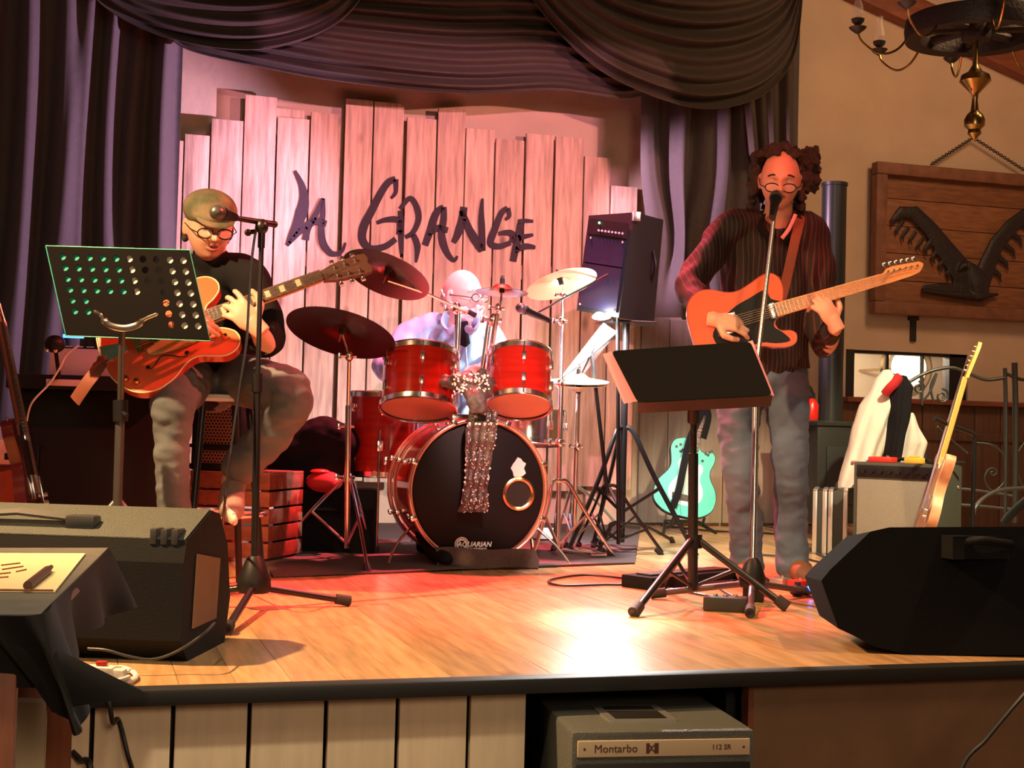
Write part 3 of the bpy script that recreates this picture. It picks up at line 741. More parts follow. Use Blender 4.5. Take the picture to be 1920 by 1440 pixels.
for k in range(3):
    a = 2 * PI * k / 3 + .4; MB().tube([(tc.x, tc.y, .33), (tc.x + .1 * math.cos(a), tc.y + .1 * math.sin(a), .22), (tc.x + .24 * math.cos(a), tc.y + .24 * math.sin(a), .02)], .008, 8).build('leg', 'chrome', t)

# ---- scarf of dark sequins hanging over the drum
sc = thing('sequin_scarf', 'dark sparkling sequin scarf draped from the tom mount down the bass drum front', 'scarf', P(885, 955, 6.0))
def sf(u, v):
    px = 905 - 6 * v + (u - .5) * (50 + 6 * math.sin(v * 7)); py = 770 + 190 * v
    d = 6.04 if v > .12 else 6.10
    p = P(px - 14 * v, py, d); yb = min(p.y, kc.y - .022); p.y = yb - .012 * abs(math.sin(u * 12 + v * 3)) - .012 * math.sin(v * 16) ** 2
    return p
MB().grid(sf, 24, 60, thick=.006).build('hanging_end', 'sequin', sc)
bn = MB(); rn = random.Random(9)
for i in range(9):
    px, py = 845 + 9 * i, 715 + rn.uniform(-12, 12); pts = [P(px + rn.uniform(-14, 14), py + rn.uniform(-16, 22), 6.12 + rn.uniform(-.05, .04)) for _ in range(4)]
    bn.tube(crom(pts, 5), .022, 8)
for i in range(5):
    bn.tube(crom([P(870 + 9 * i, 722, 6.10), P(880 + 6 * i, 745, 6.04), P(888 + 5 * i, 775, 6.03)], 5), .02, 8)
remesh(bn, 'bunched_part', 'sequin', sc, .009, 1, lambda p, n_: .006 * noise.noise(p * 40))
sq = MB()
for i in range(420):
    u, v = rn.random(), rn.random(); p = sf(u, v) + V((rn.uniform(-.003, .003), -.004, 0)); a = V((rn.uniform(-.6, .6), -1, rn.uniform(-.6, .8)))
    fr_ = frame(p, a.orthogonal(), a); r_ = rn.uniform(.0035, .0065)
    sq.add([(r_*math.cos(k*PI/3), r_*math.sin(k*PI/3), .001) for k in range(6)], [tuple(range(6))], fr_)
for i in range(110):
    p = P(rn.uniform(848, 918), rn.uniform(700, 742), 6.04); a = V((rn.uniform(-.8, .8), -1, rn.uniform(-.4, .9))); fr_ = frame(p, a.orthogonal(), a)
    sq.add([(.005*math.cos(k*PI/3), .005*math.sin(k*PI/3), 0) for k in range(6)], [tuple(range(6))], fr_)
sq.build('sequins', 'sequin_glint', sc, smooth=False, kind='stuff')

# ---- cymbals
def disc_normal(p, ratio, tilt, below=True):
    v = (p - CAM).normalized(); up = (UP - v * UP.dot(v)).normalized(); rt = v.cross(up).normalized()
    n_ = (rt * math.sin(R(tilt)) + up * math.cos(R(tilt))) * math.sqrt(1 - ratio * ratio) + v * (ratio if below else -ratio)
    return n_.normalized()
def cymbal(c, r, nrm, parent, m='cymbal_unlit'):
    FR = frame(c, nrm.orthogonal(), nrm)
    pr = [(.006, .030), (.03, .027), (.045, .014), (.052, .010), (r * .5, .004), (r, -.008), (r, -.0095), (r * .5, .0025), (.050, .008), (.043, .012), (.029, .024), (.006, .027)]
    cy = MB(FR).lathe(pr, n=64, close=False).build('cymbal', m, parent)
    MB(FR).lathe([(.001, .055), (.011, .055), (.012, .032), (.016, .030), (.016, .022), (.012, .018), (.012, -.01), (.001, -.012)], n=14).build('felt', 'rubber', cy)
    MB(FR).cyl((0, 0, -.05), (0, 0, .07), .004, 8).box((-.016, -.004, .055), (.016, .004, .068), .003).build('wing_nut', 'chrome', cy)
    return FR
def tripod(t, base, zhub, feet, braces=True, r=.008, m='chrome', foot='rubber', zlow=.07):
    base = V(base)
    for f in feet:
        f = V(f); mid = base.lerp(f, .45); hub = V((base.x, base.y, zhub)); d = (V((f.x, f.y, 0)) - V((base.x, base.y, 0))).normalized()
        leg = MB(); leg.tube(crom([hub, hub + d * .05 + V((0, 0, -.01)), hub.lerp(f, .45) + V((0, 0, .03)), f + V((0, 0, .012))], 6), r, 8, flat=.8)
        l = leg.build('leg', m, t)
        MB().tube([hub.lerp(f, .5) + V((0, 0, .02)), V((base.x, base.y, zlow))], r * .7, 6).build('brace', m, l)
        MB().cyl(f + V((0, 0, -.002)), f - d * .035 + V((0, 0, .028)), r * 1.7, 10, r * 1.5).build('rubber_foot', foot, l)
def joint(t, p, r=.02, nm='clamp'):
    MB().ball(p, (r, r, r * 1.3), 12, 8).cyl(p + V((-r * 2, 0, 0)), p + V((r * 1.6, 0, 0)), r * .35, 8).box(p + V((-r*2.6, -r*.3, -r*.7)), p + V((-r*1.8, r*.3, r*.7)), r * .2).build(nm, 'chrome', t)

# left crash
c = P(640, 622, 6.15); b = G(651, 1020); b = P(651, 1000, 6.3); b.z = 0
t = thing('cymbal_stand', 'chrome stand with a big dark cymbal, at the far left of the drum kit', 'cymbal', b)
cymbal(c, .248, disc_normal(c, .40, 15), t)
top = P(655, 668, 6.22); MB().cyl(top, c, .005, 8).build('tilter_rod', 'chrome', t); joint(t, top, .02)
j2 = P(653, 760, 6.27)
MB().cyl(top, j2, .009, 12).cyl(j2, (b.x, b.y, .05), .013, 14).build('pole', 'chrome', t); joint(t, P(652, 800, 6.28), .018); joint(t, P(651, 895, 6.3), .022)
tripod(t, b, .36, [V((P(520, 1012, 6.6).x, P(520, 1012, 6.6).y, 0)), P(690, 1062, 5.75) - V((0, 0, P(690, 1062, 5.75).z)), V((b.x + .18, b.y + .3, 0))], r=.010)
# second cymbal with boom
c = P(725, 513, 6.2)
t = thing('cymbal_stand', 'chrome boom arm with tilted dark cymbal beside the drummer head, left side', 'cymbal', P(856, 700, 6.36))
cymbal(c, .205, disc_normal(c, .44, 22), t)
MB().tube([c + (P(730, 540, 6.2) - c) * .5, P(795, 548, 6.25), P(878, 585, 6.3)], .006, 8).build('boom_arm', 'chrome', t)
MB().cyl(P(878, 584, 6.3), P(892, 592, 6.31), .012, 10).build('counter_end', 'rubber', t)
MB().cyl(P(856, 580, 6.33), P(858, 700, 6.36), .010, 12).build('pole', 'chrome', t); joint(t, P(856, 578, 6.31), .022)
# splash
c = P(941, 545, 6.3)
t = thing('cymbal_stand', 'chrome arm with a small thin cymbal right in front of the drummer chin', 'cymbal', P(913, 700, 6.36))
cymbal(c, .12, disc_normal(c, .17, 3), t)
MB().tube([c, P(938, 572, 6.3), P(932, 590, 6.3)], .005, 8).build('tilter_rod', 'chrome', t)
MB().cyl(P(932, 588, 6.31), P(914, 700, 6.36), .012, 12).build('pole', 'chrome', t); joint(t, P(934, 578, 6.3), .018); joint(t, P(925, 600, 6.33), .024)
# bright ride
c = P(1052, 530, 6.75); b = P(1046, 1000, 6.55); b.z = 0
t = thing('cymbal_stand', 'chrome stand with the bright pale cymbal, right of the drummer', 'cymbal', b)
cymbal(c, .178, disc_normal(c, .36, -16), t, 'cymbal_lit')
MB().tube([c, P(1054, 560, 6.7)], .005, 8).cyl(P(1054, 560, 6.7), P(1052, 720, 6.6), .008, 10).cyl(P(1052, 720, 6.6), (b.x, b.y, .05), .012, 12).build('pole', 'chrome', t)
joint(t, P(1054, 552, 6.7), .016); joint(t, P(1053, 602, 6.66), .018); joint(t, P(1050, 720, 6.6), .018); joint(t, P(1048, 830, 6.58), .02)
tripod(t, b, .37, [V((P(997, 1042, 6.4).x, P(997, 1042, 6.4).y, 0)), V((P(1150, 1020, 6.7).x, P(1150, 1020, 6.7).y, 0)), V((b.x + .1, b.y + .35, 0))], r=.010)
# hi-hat
c = P(1085, 712, 6.85); b = V((P(1078, 900, 6.9).x, P(1078, 900, 6.9).y, 0))
t = thing('hi_hat_stand', 'hi-hat stand with pale cymbal pair beneath the white sheet music', 'cymbal', b)
cymbal(c, .15, disc_normal(c, .10, 2, False), t, 'cymbal_lit')
fr_ = cymbal(c - V((0, 0, .03)), .15, -disc_normal(c, .10, 2, False), t, 'cymbal_lit')
MB().cyl(c + V((0, 0, .08)), c, .004, 8).cyl(c, (b.x, b.y, .05), .012, 12).build('pole', 'chrome', t); joint(t, c - V((0, 0, .33)), .018)
tripod(t, b, .34, [G(1060, 1030), G(1175, 1010), V((b.x, b.y + .3, 0))], r=.009)
MB(rotz((b.x - .02, b.y - .22, 0), 12)).box((-.045, -.13, .015), (.045, .13, .035), .006).build('pedal', 'chrome', t)

# microphone on boom at the ride stand
def mic(name, label, a, b_, m='black_metal', grill='grey_metal', r=.018):
    """a = tip of the grille, b_ = tail"""
    a = V(a); b_ = V(b_); t = thing(name, label, 'microphone', a.lerp(b_, .5)); d = (b_ - a).normalized(); FR = frame(a, d.orthogonal(), d); L_ = (b_ - a).length
    MB(FR).lathe([(.001, 0), (.012, .003), (.021, .012), (.025, .024), (.025, .034), (.021, .048), (.001, .048)], n=20).build('grille', grill, t)
    MB(FR).lathe([(.001, .046), (.024, .046), (.024, .052), (.019, .062), (.013, L_), (.001, L_)], n=20).build('handle', m, t)
    MB(FR).torus(.0245, .002, o=(0, 0, .036), n=20, k=6).build('grille_band', 'grey_metal', t)
    return t
bs = P(1160, 1000, 6.9); bs.z = 0
t = thing('microphone_boom_stand', 'thin black boom microphone stand between drums and bass amplifier', 'stand', bs)
MB().cyl((bs.x, bs.y, .05), P(1158, 530, 6.9), .010, 10).build('pole', 'black_metal', t)
MB().tube([P(1000, 590, 6.45), P(1158, 505, 6.9), P(1190, 488, 7.0)], .006, 8).build('boom_arm', 'black_metal', t)
MB().ball(P(1158, 506, 6.9), .024).build('clutch', 'black_metal', t)
tripod(t, bs, .16, [G(1262, 1018), G(1120, 1040), V((bs.x, bs.y + .3, 0))], r=.009, m='black_metal')
mic('microphone', 'black microphone on the thin boom pointing at the drummer', P(968, 574, 6.42), P(1030, 601, 6.5))

# drum throne
tb = P(838, 850, 7.0); tb.z = 0
t = thing('drum_throne', 'black padded drum throne beneath the drummer', 'stool', tb)
MB().lathe([(.001, .50), (.15, .50), (.165, .53), (.16, .575), (.001, .585)], Matrix.Translation((tb.x, tb.y, 0))).build('seat', 'black_cloth', t)
MB().cyl((tb.x, tb.y, .2), (tb.x, tb.y, .5), .014).build('post', 'chrome', t)
for k in range(3):
    a = 2 * PI * k / 3; MB().tube([(tb.x, tb.y, .33), (tb.x + .24 * math.cos(a), tb.y + .24 * math.sin(a), .02)], .010, 8).build('leg', 'chrome', t)

# drummer's music stand: bright sheet and clip lamp
b = P(1140, 900, 6.9); b.z = 0
t = thing('music_stand', 'small music stand holding glaring white sheet music right of the drummer', 'stand', b)
c0, c1, c2, c3 = P(1052, 708, 6.75), P(1078, 722, 6.95), P(1158, 622, 7.15), P(1132, 606, 6.95)
nn = (c3 - c0).cross(c1 - c0).normalized()
if nn.z < 0: nn = -nn
MB().tube([c0 - nn*.008, c2 - nn*.008], .005, 8).tube([c1 - nn*.008, c3 - nn*.008], .005, 8).tube([c0 - nn*.006, c1 - nn*.006], .006, 8).build('desk', 'black_metal', t)
MB().cyl((c0 + c2) / 2 - nn * .01, (b.x, b.y, .3), .010).build('pole', 'black_metal', t)
tripod(t, b, .34, [G(1110, 1030), V((b.x + .28, b.y - .05, 0)), V((b.x - .05, b.y + .3, 0))], r=.008, m='black_metal')
o = MB().add([c0, c1, c2, c3, c0 + nn*.003, c1 + nn*.003, c2 + nn*.003, c3 + nn*.003], [(0,3,2,1),(4,5,6,7),(0,1,5,4),(1,2,6,5),(2,3,7,6),(3,0,4,7)]).build('sheet_music', 'sheet_white', smooth=False)
tag(o, 'glaring white sheet music on the stand right of the drummer', 'paper')
lp = P(1128, 592, 6.9)
t = thing('clip_lamp', 'glowing clip-on lamp above the white sheet music', 'lamp', lp)
FR = frame(lp, RT, (.1, .2, 1))
MB(FR).lathe([(.001, .03), (.02, .03), (.05, -.005), (.047, -.008), (.001, .02)], n=20).build('lamp_shade', 'white_print', t)
MB(FR).ball((0, 0, -.004), (.036, .022, .014)).build('bulb', 'lamp_glow', t)
MB().tube(crom([lp + V((.01, 0, .02)), P(1146, 585, 6.95), P(1158, 600, 7.05), P(1156, 622, 7.12)], 6), .006, 8).build('gooseneck', 'chrome', t)
light('clip_lamp_light', 'SPOT', lp + V((0, -.03, -.03)), c0.lerp(c2, .5), 130, (1, .97, .95), .03, 150, .6)
light('clip_lamp_glow', 'POINT', lp + V((-.05, -.1, .0)), lp, 4.0, (1, .95, .9), .03)
light('clip_lamp_front', 'SPOT', lp + V((0, -.12, -.01)), G(1190, 1170), 150, (1, .95, .88), .045, 46, .6)

# ============================================================ GUITARS
def g_outline(kind):
    if kind == 'solid':
        p = [(0,0),(.6,8),(3.2,13.5),(8,16),(13,15.2),(18,12.6),(22.5,11.8),(28,13.2),(33,15),(37,15),(39.8,12.2),(40.2,8),(39.2,4.5),(38.5,2.6),
             (38.0,-2.6),(34.5,-3.2),(33,-5.2),(34.2,-8),(38,-9.2),(39.8,-11.3),(38.6,-14.4),(35,-15.3),(30,-14),(25,-11.9),(20,-12),(14,-14.8),(8,-16),(3,-13.5),(.5,-8)]
    elif kind == 'hollow':
        p = [(0,0),(1,9.5),(6,17.5),(13,20.3),(20,18.6),(26,14.4),(30.5,13.5),(35,15.3),(39.5,17),(43.5,16),(45.8,12.8),(45.3,9.3),(42.5,6.6),(39.5,5),(38.3,2.6),
             (38.3,-2.6),(39.5,-5),(42.5,-6.6),(45.3,-9.3),(45.8,-12.8),(43.5,-16),(39.5,-17),(35,-15.3),(30.5,-13.5),(26,-14.4),(20,-18.6),(13,-20.3),(6,-17.5),(1,-9.5)]
    else:
        p = [(0,0),(1,10),(6,17.5),(13,19.5),(20,17.8),(26,13.8),(30.5,12.4),(36,13.4),(41,14.6),(46,13),(48.5,8),(49,2.8),
             (48.4,-2.8),(44,-3.5),(42,-6),(43.5,-10),(41.5,-13.4),(37,-14.2),(31,-12.6),(26,-13.8),(20,-17.8),(13,-19.5),(6,-17.5),(1,-10)]
    return [(x / 100, y / 100) for x, y in smooth2(p, 4)]
def shrink(poly, d):
    n = len(poly); out = []
    for i in range(n):
        a = V((*poly[i - 1], 0)); b = V((*poly[(i + 1) % n], 0)); t = (b - a).normalized(); nn_ = V((-t.y, t.x, 0))
        out.append((poly[i][0] - nn_.x * d * -1 * SGN, poly[i][1] - nn_.y * d * -1 * SGN))
    return out
SGN = -1
def guitar(name, label, FR, kind, colors, neck_len, thick, head, body_l, inline=True, hardware=True, extra=None, scale=1.0, fb='rosewood', neck='maple', group=None):
    """FR: x along the neck from tail, y toward bass side in plane, z front"""
    FR = FR @ Matrix.Scale(scale, 4)
    t = thing(name, label, 'guitar', FR.translation, group)
    o_ = g_outline(kind); top, side = colors[:2]
    MB(FR).prism(o_, -thick, -.003).build('body', side, t)
    MB(FR).prism(shrink(o_, .004), -.004, .001).build('body_top', top, t)
    if kind == 'hollow': MB(FR).tube([(x, y, -.001) for x, y in o_ + o_[:1]], .003, 6).build('binding', 'cream', t)
    nj = body_l; ne = nj + neck_len
    MB(FR).tube([(nj - .03, 0, -.006), (ne - .02, 0, -.006), (ne, 0, -.004)], [(.028, .014), (.022, .012), (.021, .011)], 12, side=(0, 1, 0)).build('neck', neck, t)
    fbm = MB(FR).add([(nj - .055, -.028, .004), (ne, -.0215, .004), (ne, .0215, .004), (nj - .055, .028, .004), (nj - .055, -.028, .011), (ne, -.0215, .011), (ne, .0215, .011), (nj - .055, .028, .011)],
                     [(0,3,2,1),(4,5,6,7),(0,1,5,4),(1,2,6,5),(2,3,7,6),(3,0,4,7)]).build('fingerboard', fb, t, smooth=False)
    fr_ = MB(FR); L_ = ne - (nj - .055); sc_ = .64; k = 1
    while True:
        x_ = ne - sc_ * (1 - 2 ** (-k / 12))
        if x_ < nj - .05 or k > 22: break
        fr_.box((x_ - .001, -.024, .0105), (x_ + .001, .024, .0125)); k += 1
    fr_.build('frets', 'chrome', fbm, smooth=False, kind='stuff')
    dt = MB(FR)
    for k in (3, 5, 7, 9, 12, 15):
        x0_ = ne - sc_ * (1 - 2 ** (-(k - .5) / 12))
        if x0_ > nj - .05: dt.box((x0_ - .009, -.014, .0108), (x0_ + .009, .014, .0115))
    if kind == 'hollow': dt.build('inlays', 'cream', fbm, smooth=False, kind='stuff')
    if head == 'inline':
        hp = [(0,-.021),(.02,-.024),(.035,-.036),(.06,-.040),(.17,-.030),(.185,-.018),(.18,-.006),(.16,.012),(.12,.018),(.04,.021),(0,.021)]
        tun = [(.035 + .024 * i, .019 - .0005 * i) for i in range(6)]
        hp = [(x, -y) for x, y in reversed(hp)]; tun = [(x, .035 - .0018 * i) for i, (x, y) in enumerate(tun)]; sd = [1] * 6
    else:
        hp = [(0,-.021),(.02,-.026),(.05,-.036),(.15,-.044),(.175,-.040),(.18,-.02),(.172,0),(.18,.02),(.175,.040),(.15,.044),(.05,.036),(.02,.026),(0,.021)]
        tun = [(.055, .030), (.095, .033), (.135, .036), (.055, -.030), (.095, -.033), (.135, -.036)]; sd = [1, 1, 1, -1, -1, -1]
    HR = FR @ Matrix.Translation((ne, 0, -.002)) @ Matrix.Rotation(R(6), 4, 'Y')
    MB(HR).prism(hp, -.014, .002).build('headstock', neck if head == 'inline' else 'rosewood', t)
    for (x_, y_), s_ in zip(tun, sd):
        tn = MB(HR).cyl((x_, y_ - s_ * .012, .0), (x_, y_ - s_ * .012, .014), .0045, 8).build('tuner', 'chrome', t)
        MB(HR).cyl((x_, y_, -.008), (x_, y_ + s_ * .018, -.008), .003, 6).box((x_ - .008, min(y_ + s_ * .014, y_ + s_ * .028), -.014), (x_ + .008, max(y_ + s_ * .014, y_ + s_ * .028), -.003), .003).build('tuner_button', 'chrome', tn)
    bx_ = .12 if kind != 'round' else .11
    for i in range(6):
        y_ = -.018 + .0072 * i; a = tun[i][1] - sd[i] * .012
        MB(FR).tube([(bx_, y_ * 1.3, .016), (ne, y_ * .85, .0145), (ne + tun[i][0], a, .008)], .0009, 4).build('string', 'string', t)
    if extra: extra(t, FR, o_)
    return t, FR
def solid_parts(t, FR, o_, guard='black_plastic'):
    pg = smooth2([(.08,-.03),(.10,-.09),(.16,-.115),(.25,-.105),(.31,-.125),(.365,-.130),(.345,-.09),(.32,-.06),(.34,-.03),(.385,-.02),(.385,.02),(.34,.05),(.33,.09),(.26,.075),(.20,.06),(.15,.035),(.11,.01)], 3)
    MB(FR).prism(pg, .001, .004).build('pickguard', guard, t)
    MB(FR).box((.10, -.04, .001), (.19, .04, .008), .002).build('bridge', 'chrome', t)
    MB(FR).box((.32, -.032, .004), (.345, .032, .012), .004).build('pickup', 'chrome', t)
    cp = MB(FR).box((.06, -.115, .004), (.19, -.085, .007), .002).build('control_plate', 'chrome', t)
    for x_ in (.085, .115): MB(FR).cyl((x_, -.10, .006), (x_, -.10, .022), .009, 14).build('knob', 'chrome', t)
    MB(FR).cyl((.385, .11, -.02), (.405, .125, -.02), .005, 8).build('strap_button', 'chrome', t)
def hollow_parts(t, FR, o_):
    for s in (-1, 1):
        mb = MB(FR); c = [(.13, s*.105), (.145, s*.118), (.165, s*.105), (.19, s*.085), (.22, s*.095), (.25, s*.115), (.27, s*.120), (.275, s*.105)]
        mb.tube([(p.x, p.y, .0015) for p in crom(c, 4)], [.003] * 8 + [.005] * 12 + [.003] * 9, 6, flat=.4); mb.ball((.135, s*.108, .0015), (.008, .008, .002)); mb.ball((.274, s*.106, .0015), (.008, .008, .002))
        mb.build('sound_hole', 'black_trim', t)
    MB(FR).box((.12, -.045, .001), (.14, .045, .014), .003).build('bridge', 'brass', t)
    MB(FR).prism([(.005, -.035), (.09, -.018), (.09, .018), (.005, .035)], .002, .006).build('tailpiece', 'chrome', t)
    for x_ in (.18, .30): MB(FR).box((x_, -.035, .001), (x_ + .035, .035, .012), .003).build('pickup', 'gold_plate', t)
    MB(FR).prism(smooth2([(.15,-.05),(.17,-.075),(.27,-.085),(.36,-.075),(.375,-.05),(.36,-.035),(.17,-.035)], 3), .006, .009).build('pickguard', 'gold_plate', t)
    for x_, y_ in ((.055, -.125), (.085, -.150), (.415, -.105)): MB(FR).lathe([(.001, .022), (.008, .021), (.011, .012), (.012, .001), (.001, .001)], o=(x_, y_, 0), n=16).build('knob', 'copper', t)

# guitarist's semi hollow guitar
u = (P(700, 487, 4.9) - P(193, 672, 4.72)).normalized()
nz = -(F * .88) + UP * .48; nz = (nz - u * nz.dot(u)).normalized()
GF = frame(P(190, 668, 4.72), u, nz)
guitar('semi_hollow_guitar', 'orange semi hollow electric guitar played by the seated man', GF, 'hollow', ('guitar_orange', 'guitar_side'), .42, .045, 'split', .385, extra=hollow_parts, scale=.99)
st = MB().tube(crom([P(192, 668, 4.70), P(184, 690, 4.66), P(163, 718, 4.64), P(140, 752, 4.66)], 6), [(.016, .003)] * 4 + [(.024, .003)] * 15, 8, side=RT).build('guitar_strap', 'strap_leather')
tag(st, 'loose end of brown leather guitar strap hanging off the orange semi hollow guitar', 'strap')

# singer's guitar
u = (P(1722, 518, 5.40) - P(1296, 642, 5.42)).normalized(); nz = -F + UP * .12
GF2 = frame(P(1296, 628, 5.42), u, nz)
guitar('solid_body_guitar', 'orange solid body electric guitar with black pickguard played by the standing singer', GF2, 'solid', ('tele_orange', 'guitar_side'), .40, .042, 'inline', .375, extra=solid_parts, scale=.99, fb='maple')

# teal acoustic on a stand
bt_ = G(1275, 981); bt_ = P(1276, 968, 8.3)
u = (P(1319, 757, 8.45) - bt_).normalized()
GF3 = frame(bt_, u, -F + V((0, 0, .25)))
def round_parts(t, FR, o_):
    MB(FR).prism([(x_ * .62 + .07, y_ * .55) for x_, y_ in o_], .001, .0025).build('top_burst', 'teal_light', t)
    MB(FR).prism([(.10, -.075), (.135, -.08), (.135, .08), (.10, .075)], .002, .012).build('bridge', 'rosewood', t)
    rn = random.Random(2)
    for s in (-1, 1):
        for i in range(5):
            x_, y_ = .36 + rn.uniform(0, .08), s * rn.uniform(.06, .11)
            MB(FR).lathe([(.001, .003), (.009, .003), (.009, .002), (.001, .002)], o=(x_, y_, 0), n=12).build('sound_hole', 'black_trim', t)
t, FRt = guitar('acoustic_guitar', 'turquoise round backed acoustic guitar standing by the back wall behind the singer', GF3, 'round', ('teal', 'black_plastic'), .36, .07, 'split', .47, extra=round_parts, fb='rosewood', neck='rosewood', scale=.98)
MB(FRt).tube(crom([(.01, .0, .01), (.06, .02, .045), (.2, .035, .03), (.36, .05, .03), (.47, .035, .04), (.56, .035, .02), (.5, .01, .03)], 6), (.001), 8).build('strap_edge', 'black_cloth', t)
MB(FRt).tube(crom([(.04, .06, .02), (.15, .045, .03), (.3, .045, .03), (.48, .04, .03), (.62, .01, .03), (.7, -.01, .02), (.64, -.045, .02), (.5, -.04, .02)], 6), [(.022, .002)] * 43, 8, side=(0, 1, 0)).build('strap', 'black_cloth', t)
sb = V((bt_.x, bt_.y, 0))
t = thing('guitar_stand', 'low black stand holding the turquoise acoustic guitar', 'stand', sb)
MB().tube([sb + V((-.16, -.12, .02)), sb + V((-.1, 0, .08)), sb + V((.1, 0, .08)), sb + V((.18, -.12, .02))], .011, 8).tube([sb + V((0, .02, .08)), sb + V((0, .24, .02))], .011, 8).tube([sb + V((-.1, 0, .08)), sb + V((-.1, -.10, .075)), sb + V((-.1, -.12, .11))], .009, 8).tube([sb + V((.1, 0, .08)), sb + V((.1, -.10, .075)), sb + V((.1, -.12, .11))], .009, 8).build('frame', 'black_metal', t)

# guitar seen edge-on leaning by the silver amplifier
a = P(1722, 1000, 6.6); b = P(1838, 606, 6.6)
u = (b - a).normalized(); nz = (RT * -1.0 + F * .13)
GF4 = frame(a, u, nz)
t, F4 = guitar('electric_guitar', 'natural wood electric guitar seen edge-on, standing before the silver grille amplifier', GF4, 'solid', ('natural_body', 'natural_body'), .40, .045, 'inline', .375, extra=lambda t, FR, o: solid_parts(t, FR, o, 'cream'), fb='yellow_neck', neck='yellow_neck', scale=1.0)
s0 = V((P(1772, 980, 6.75).x, P(1772, 980, 6.75).y, 0))
t = thing('guitar_stand', 'black tubular stand with a bent top arm holding the edge-on wooden guitar', 'stand', s0)
MB().tube(crom([P(1752, 784, 6.55), P(1780, 797, 6.62), P(1812, 808, 6.7), P(1826, 816, 6.75), P(1827, 840, 6.76), V((P(1822, 1000, 6.78).x, P(1822, 1000, 6.78).y, .03))], 6), .011, 10).build('upright', 'black_metal', t)
for dx, dy in ((-.25, -.15), (.2, -.2), (.05, .25)):
    q = P(1822, 1000, 6.78); MB().tube([(q.x, q.y, .12), (q.x + dx, q.y + dy, .015)], .010, 8).build('leg', 'black_metal', t)
MB().tube([(q.x, q.y, .14), a + V((.02, 0, -.02)), a + V((-.08, -.1, -.01))], .010, 8).build('cradle', 'black_metal', t)

# dark red guitar far left
a = P(78, 985, 5.15); b = P(2, 600, 5.2); u = (b - a).normalized(); GF5 = frame(a, u, RT * .99 + F * .10)
guitar('electric_guitar', 'dark red electric guitar leaning at the far left edge', GF5, 'solid', ('dark_red_guitar', 'dark_red_guitar'), .40, .04, 'inline', .375, extra=solid_parts, fb='rosewood', neck='strap_leather')
q = V((P(70, 1000, 5.3).x, P(70, 1000, 5.3).y, 0))
t = thing('guitar_stand', 'black stand under the dark red guitar at the far left', 'stand', q)
MB().tube([q + V((0, .05, .5)), q + V((0, 0, .15)), a + V((0, 0, -.02))], .010, 8).build('upright', 'black_metal', t)
for dx, dy in ((-.2, -.12), (.2, -.12), (0, .2)): MB().tube([q + V((0, 0, .16)), q + V((dx, dy, .012))], .010, 8).build('leg', 'black_metal', t)

# ============================================================ STANDS
def straight_tripod(t, base, hubz, feet, m='black_metal', r=.011, hubr=.03, low=None):
    for f in feet:
        f = V(f); h = V((base.x, base.y, hubz)); l = MB().cyl(h, f + V((0, 0, .012)), r, 10).build('leg', m, t)
        d = (f - h).normalized(); MB().cyl(f - d * .045 + V((0, 0, .014)), f + V((0, 0, .014)), r * 1.55, 12, r * 1.7).build('rubber_foot', 'rubber', l)
        if low is not None: MB().cyl(h.lerp(f, .45), V((base.x, base.y, low)), r * .55, 6).build('brace', m, l)
# left microphone stand
b = G(473, 1116); b = V((P(476, 1100, 4.55).x, P(476, 1100, 4.55).y, 0))
t = thing('microphone_stand', 'black boom microphone stand with tripod base in front of the seated guitarist', 'stand', b)
MB().lathe([(.001, .055), (.050, .055), (.056, .075), (.054, .10), (.030, .16), (.018, .175), (.001, .175)], Matrix.Translation(b)).build('base_hub', 'black_plastic', t)
j = P(491, 425, 4.6)
MB().cyl((b.x, b.y, .16), P(483, 720, 4.57), .0125, 12).cyl(P(483, 720, 4.57), j, .0085, 12).build('pole', 'black_metal', t)
MB().cyl(P(483, 700, 4.57), P(483, 735, 4.57), .018, 14).build('height_clutch', 'black_plastic', t)
MB().tube([P(430, 407, 4.5), P(455, 411, 4.55), P(517, 421, 4.66)], [.008, .009, .011], 10).build('boom_arm', 'black_metal', t)
MB().ball(j, (.022, .022, .026)).cyl(j, j + V((0, 0, -.07)), .012).build('boom_joint', 'black_metal', t)
MB().tube([P(478, 434, 4.58), P(465, 436, 4.58)], .008, 8).ball(P(465, 436, 4.58), .012).build('clamp_knob', 'black_plastic', t)
for f in (G(656, 1137), G(425, 1192), V((b.x - .32, b.y + .12, 0))):
    h = V((b.x, b.y, .075)); l = MB().cyl(h, V((f.x, f.y, .018)), .012, 10).build('leg', 'black_metal', t)
    d = (V((f.x, f.y, .018)) - h).normalized(); MB().cyl(V((f.x, f.y, .018)) - d * .05, V((f.x, f.y, .018)), .017, 12, .018).build('rubber_foot', 'rubber', l)
MB().tube(crom([P(482, 418, 4.62), P(474, 470, 4.6), P(468, 540, 4.58), P(462, 640, 4.56), P(447, 740, 4.52), P(432, 850, 4.48), P(420, 960, 4.4), G(412, 1085) + V((0, 0, .01))], 8), .0045, 6).build('microphone_cable', 'black_metal', t)
mic('microphone', 'black vocal microphone on the boom before the flat cap of the guitarist', P(398, 396, 4.42), P(442, 408, 4.53))

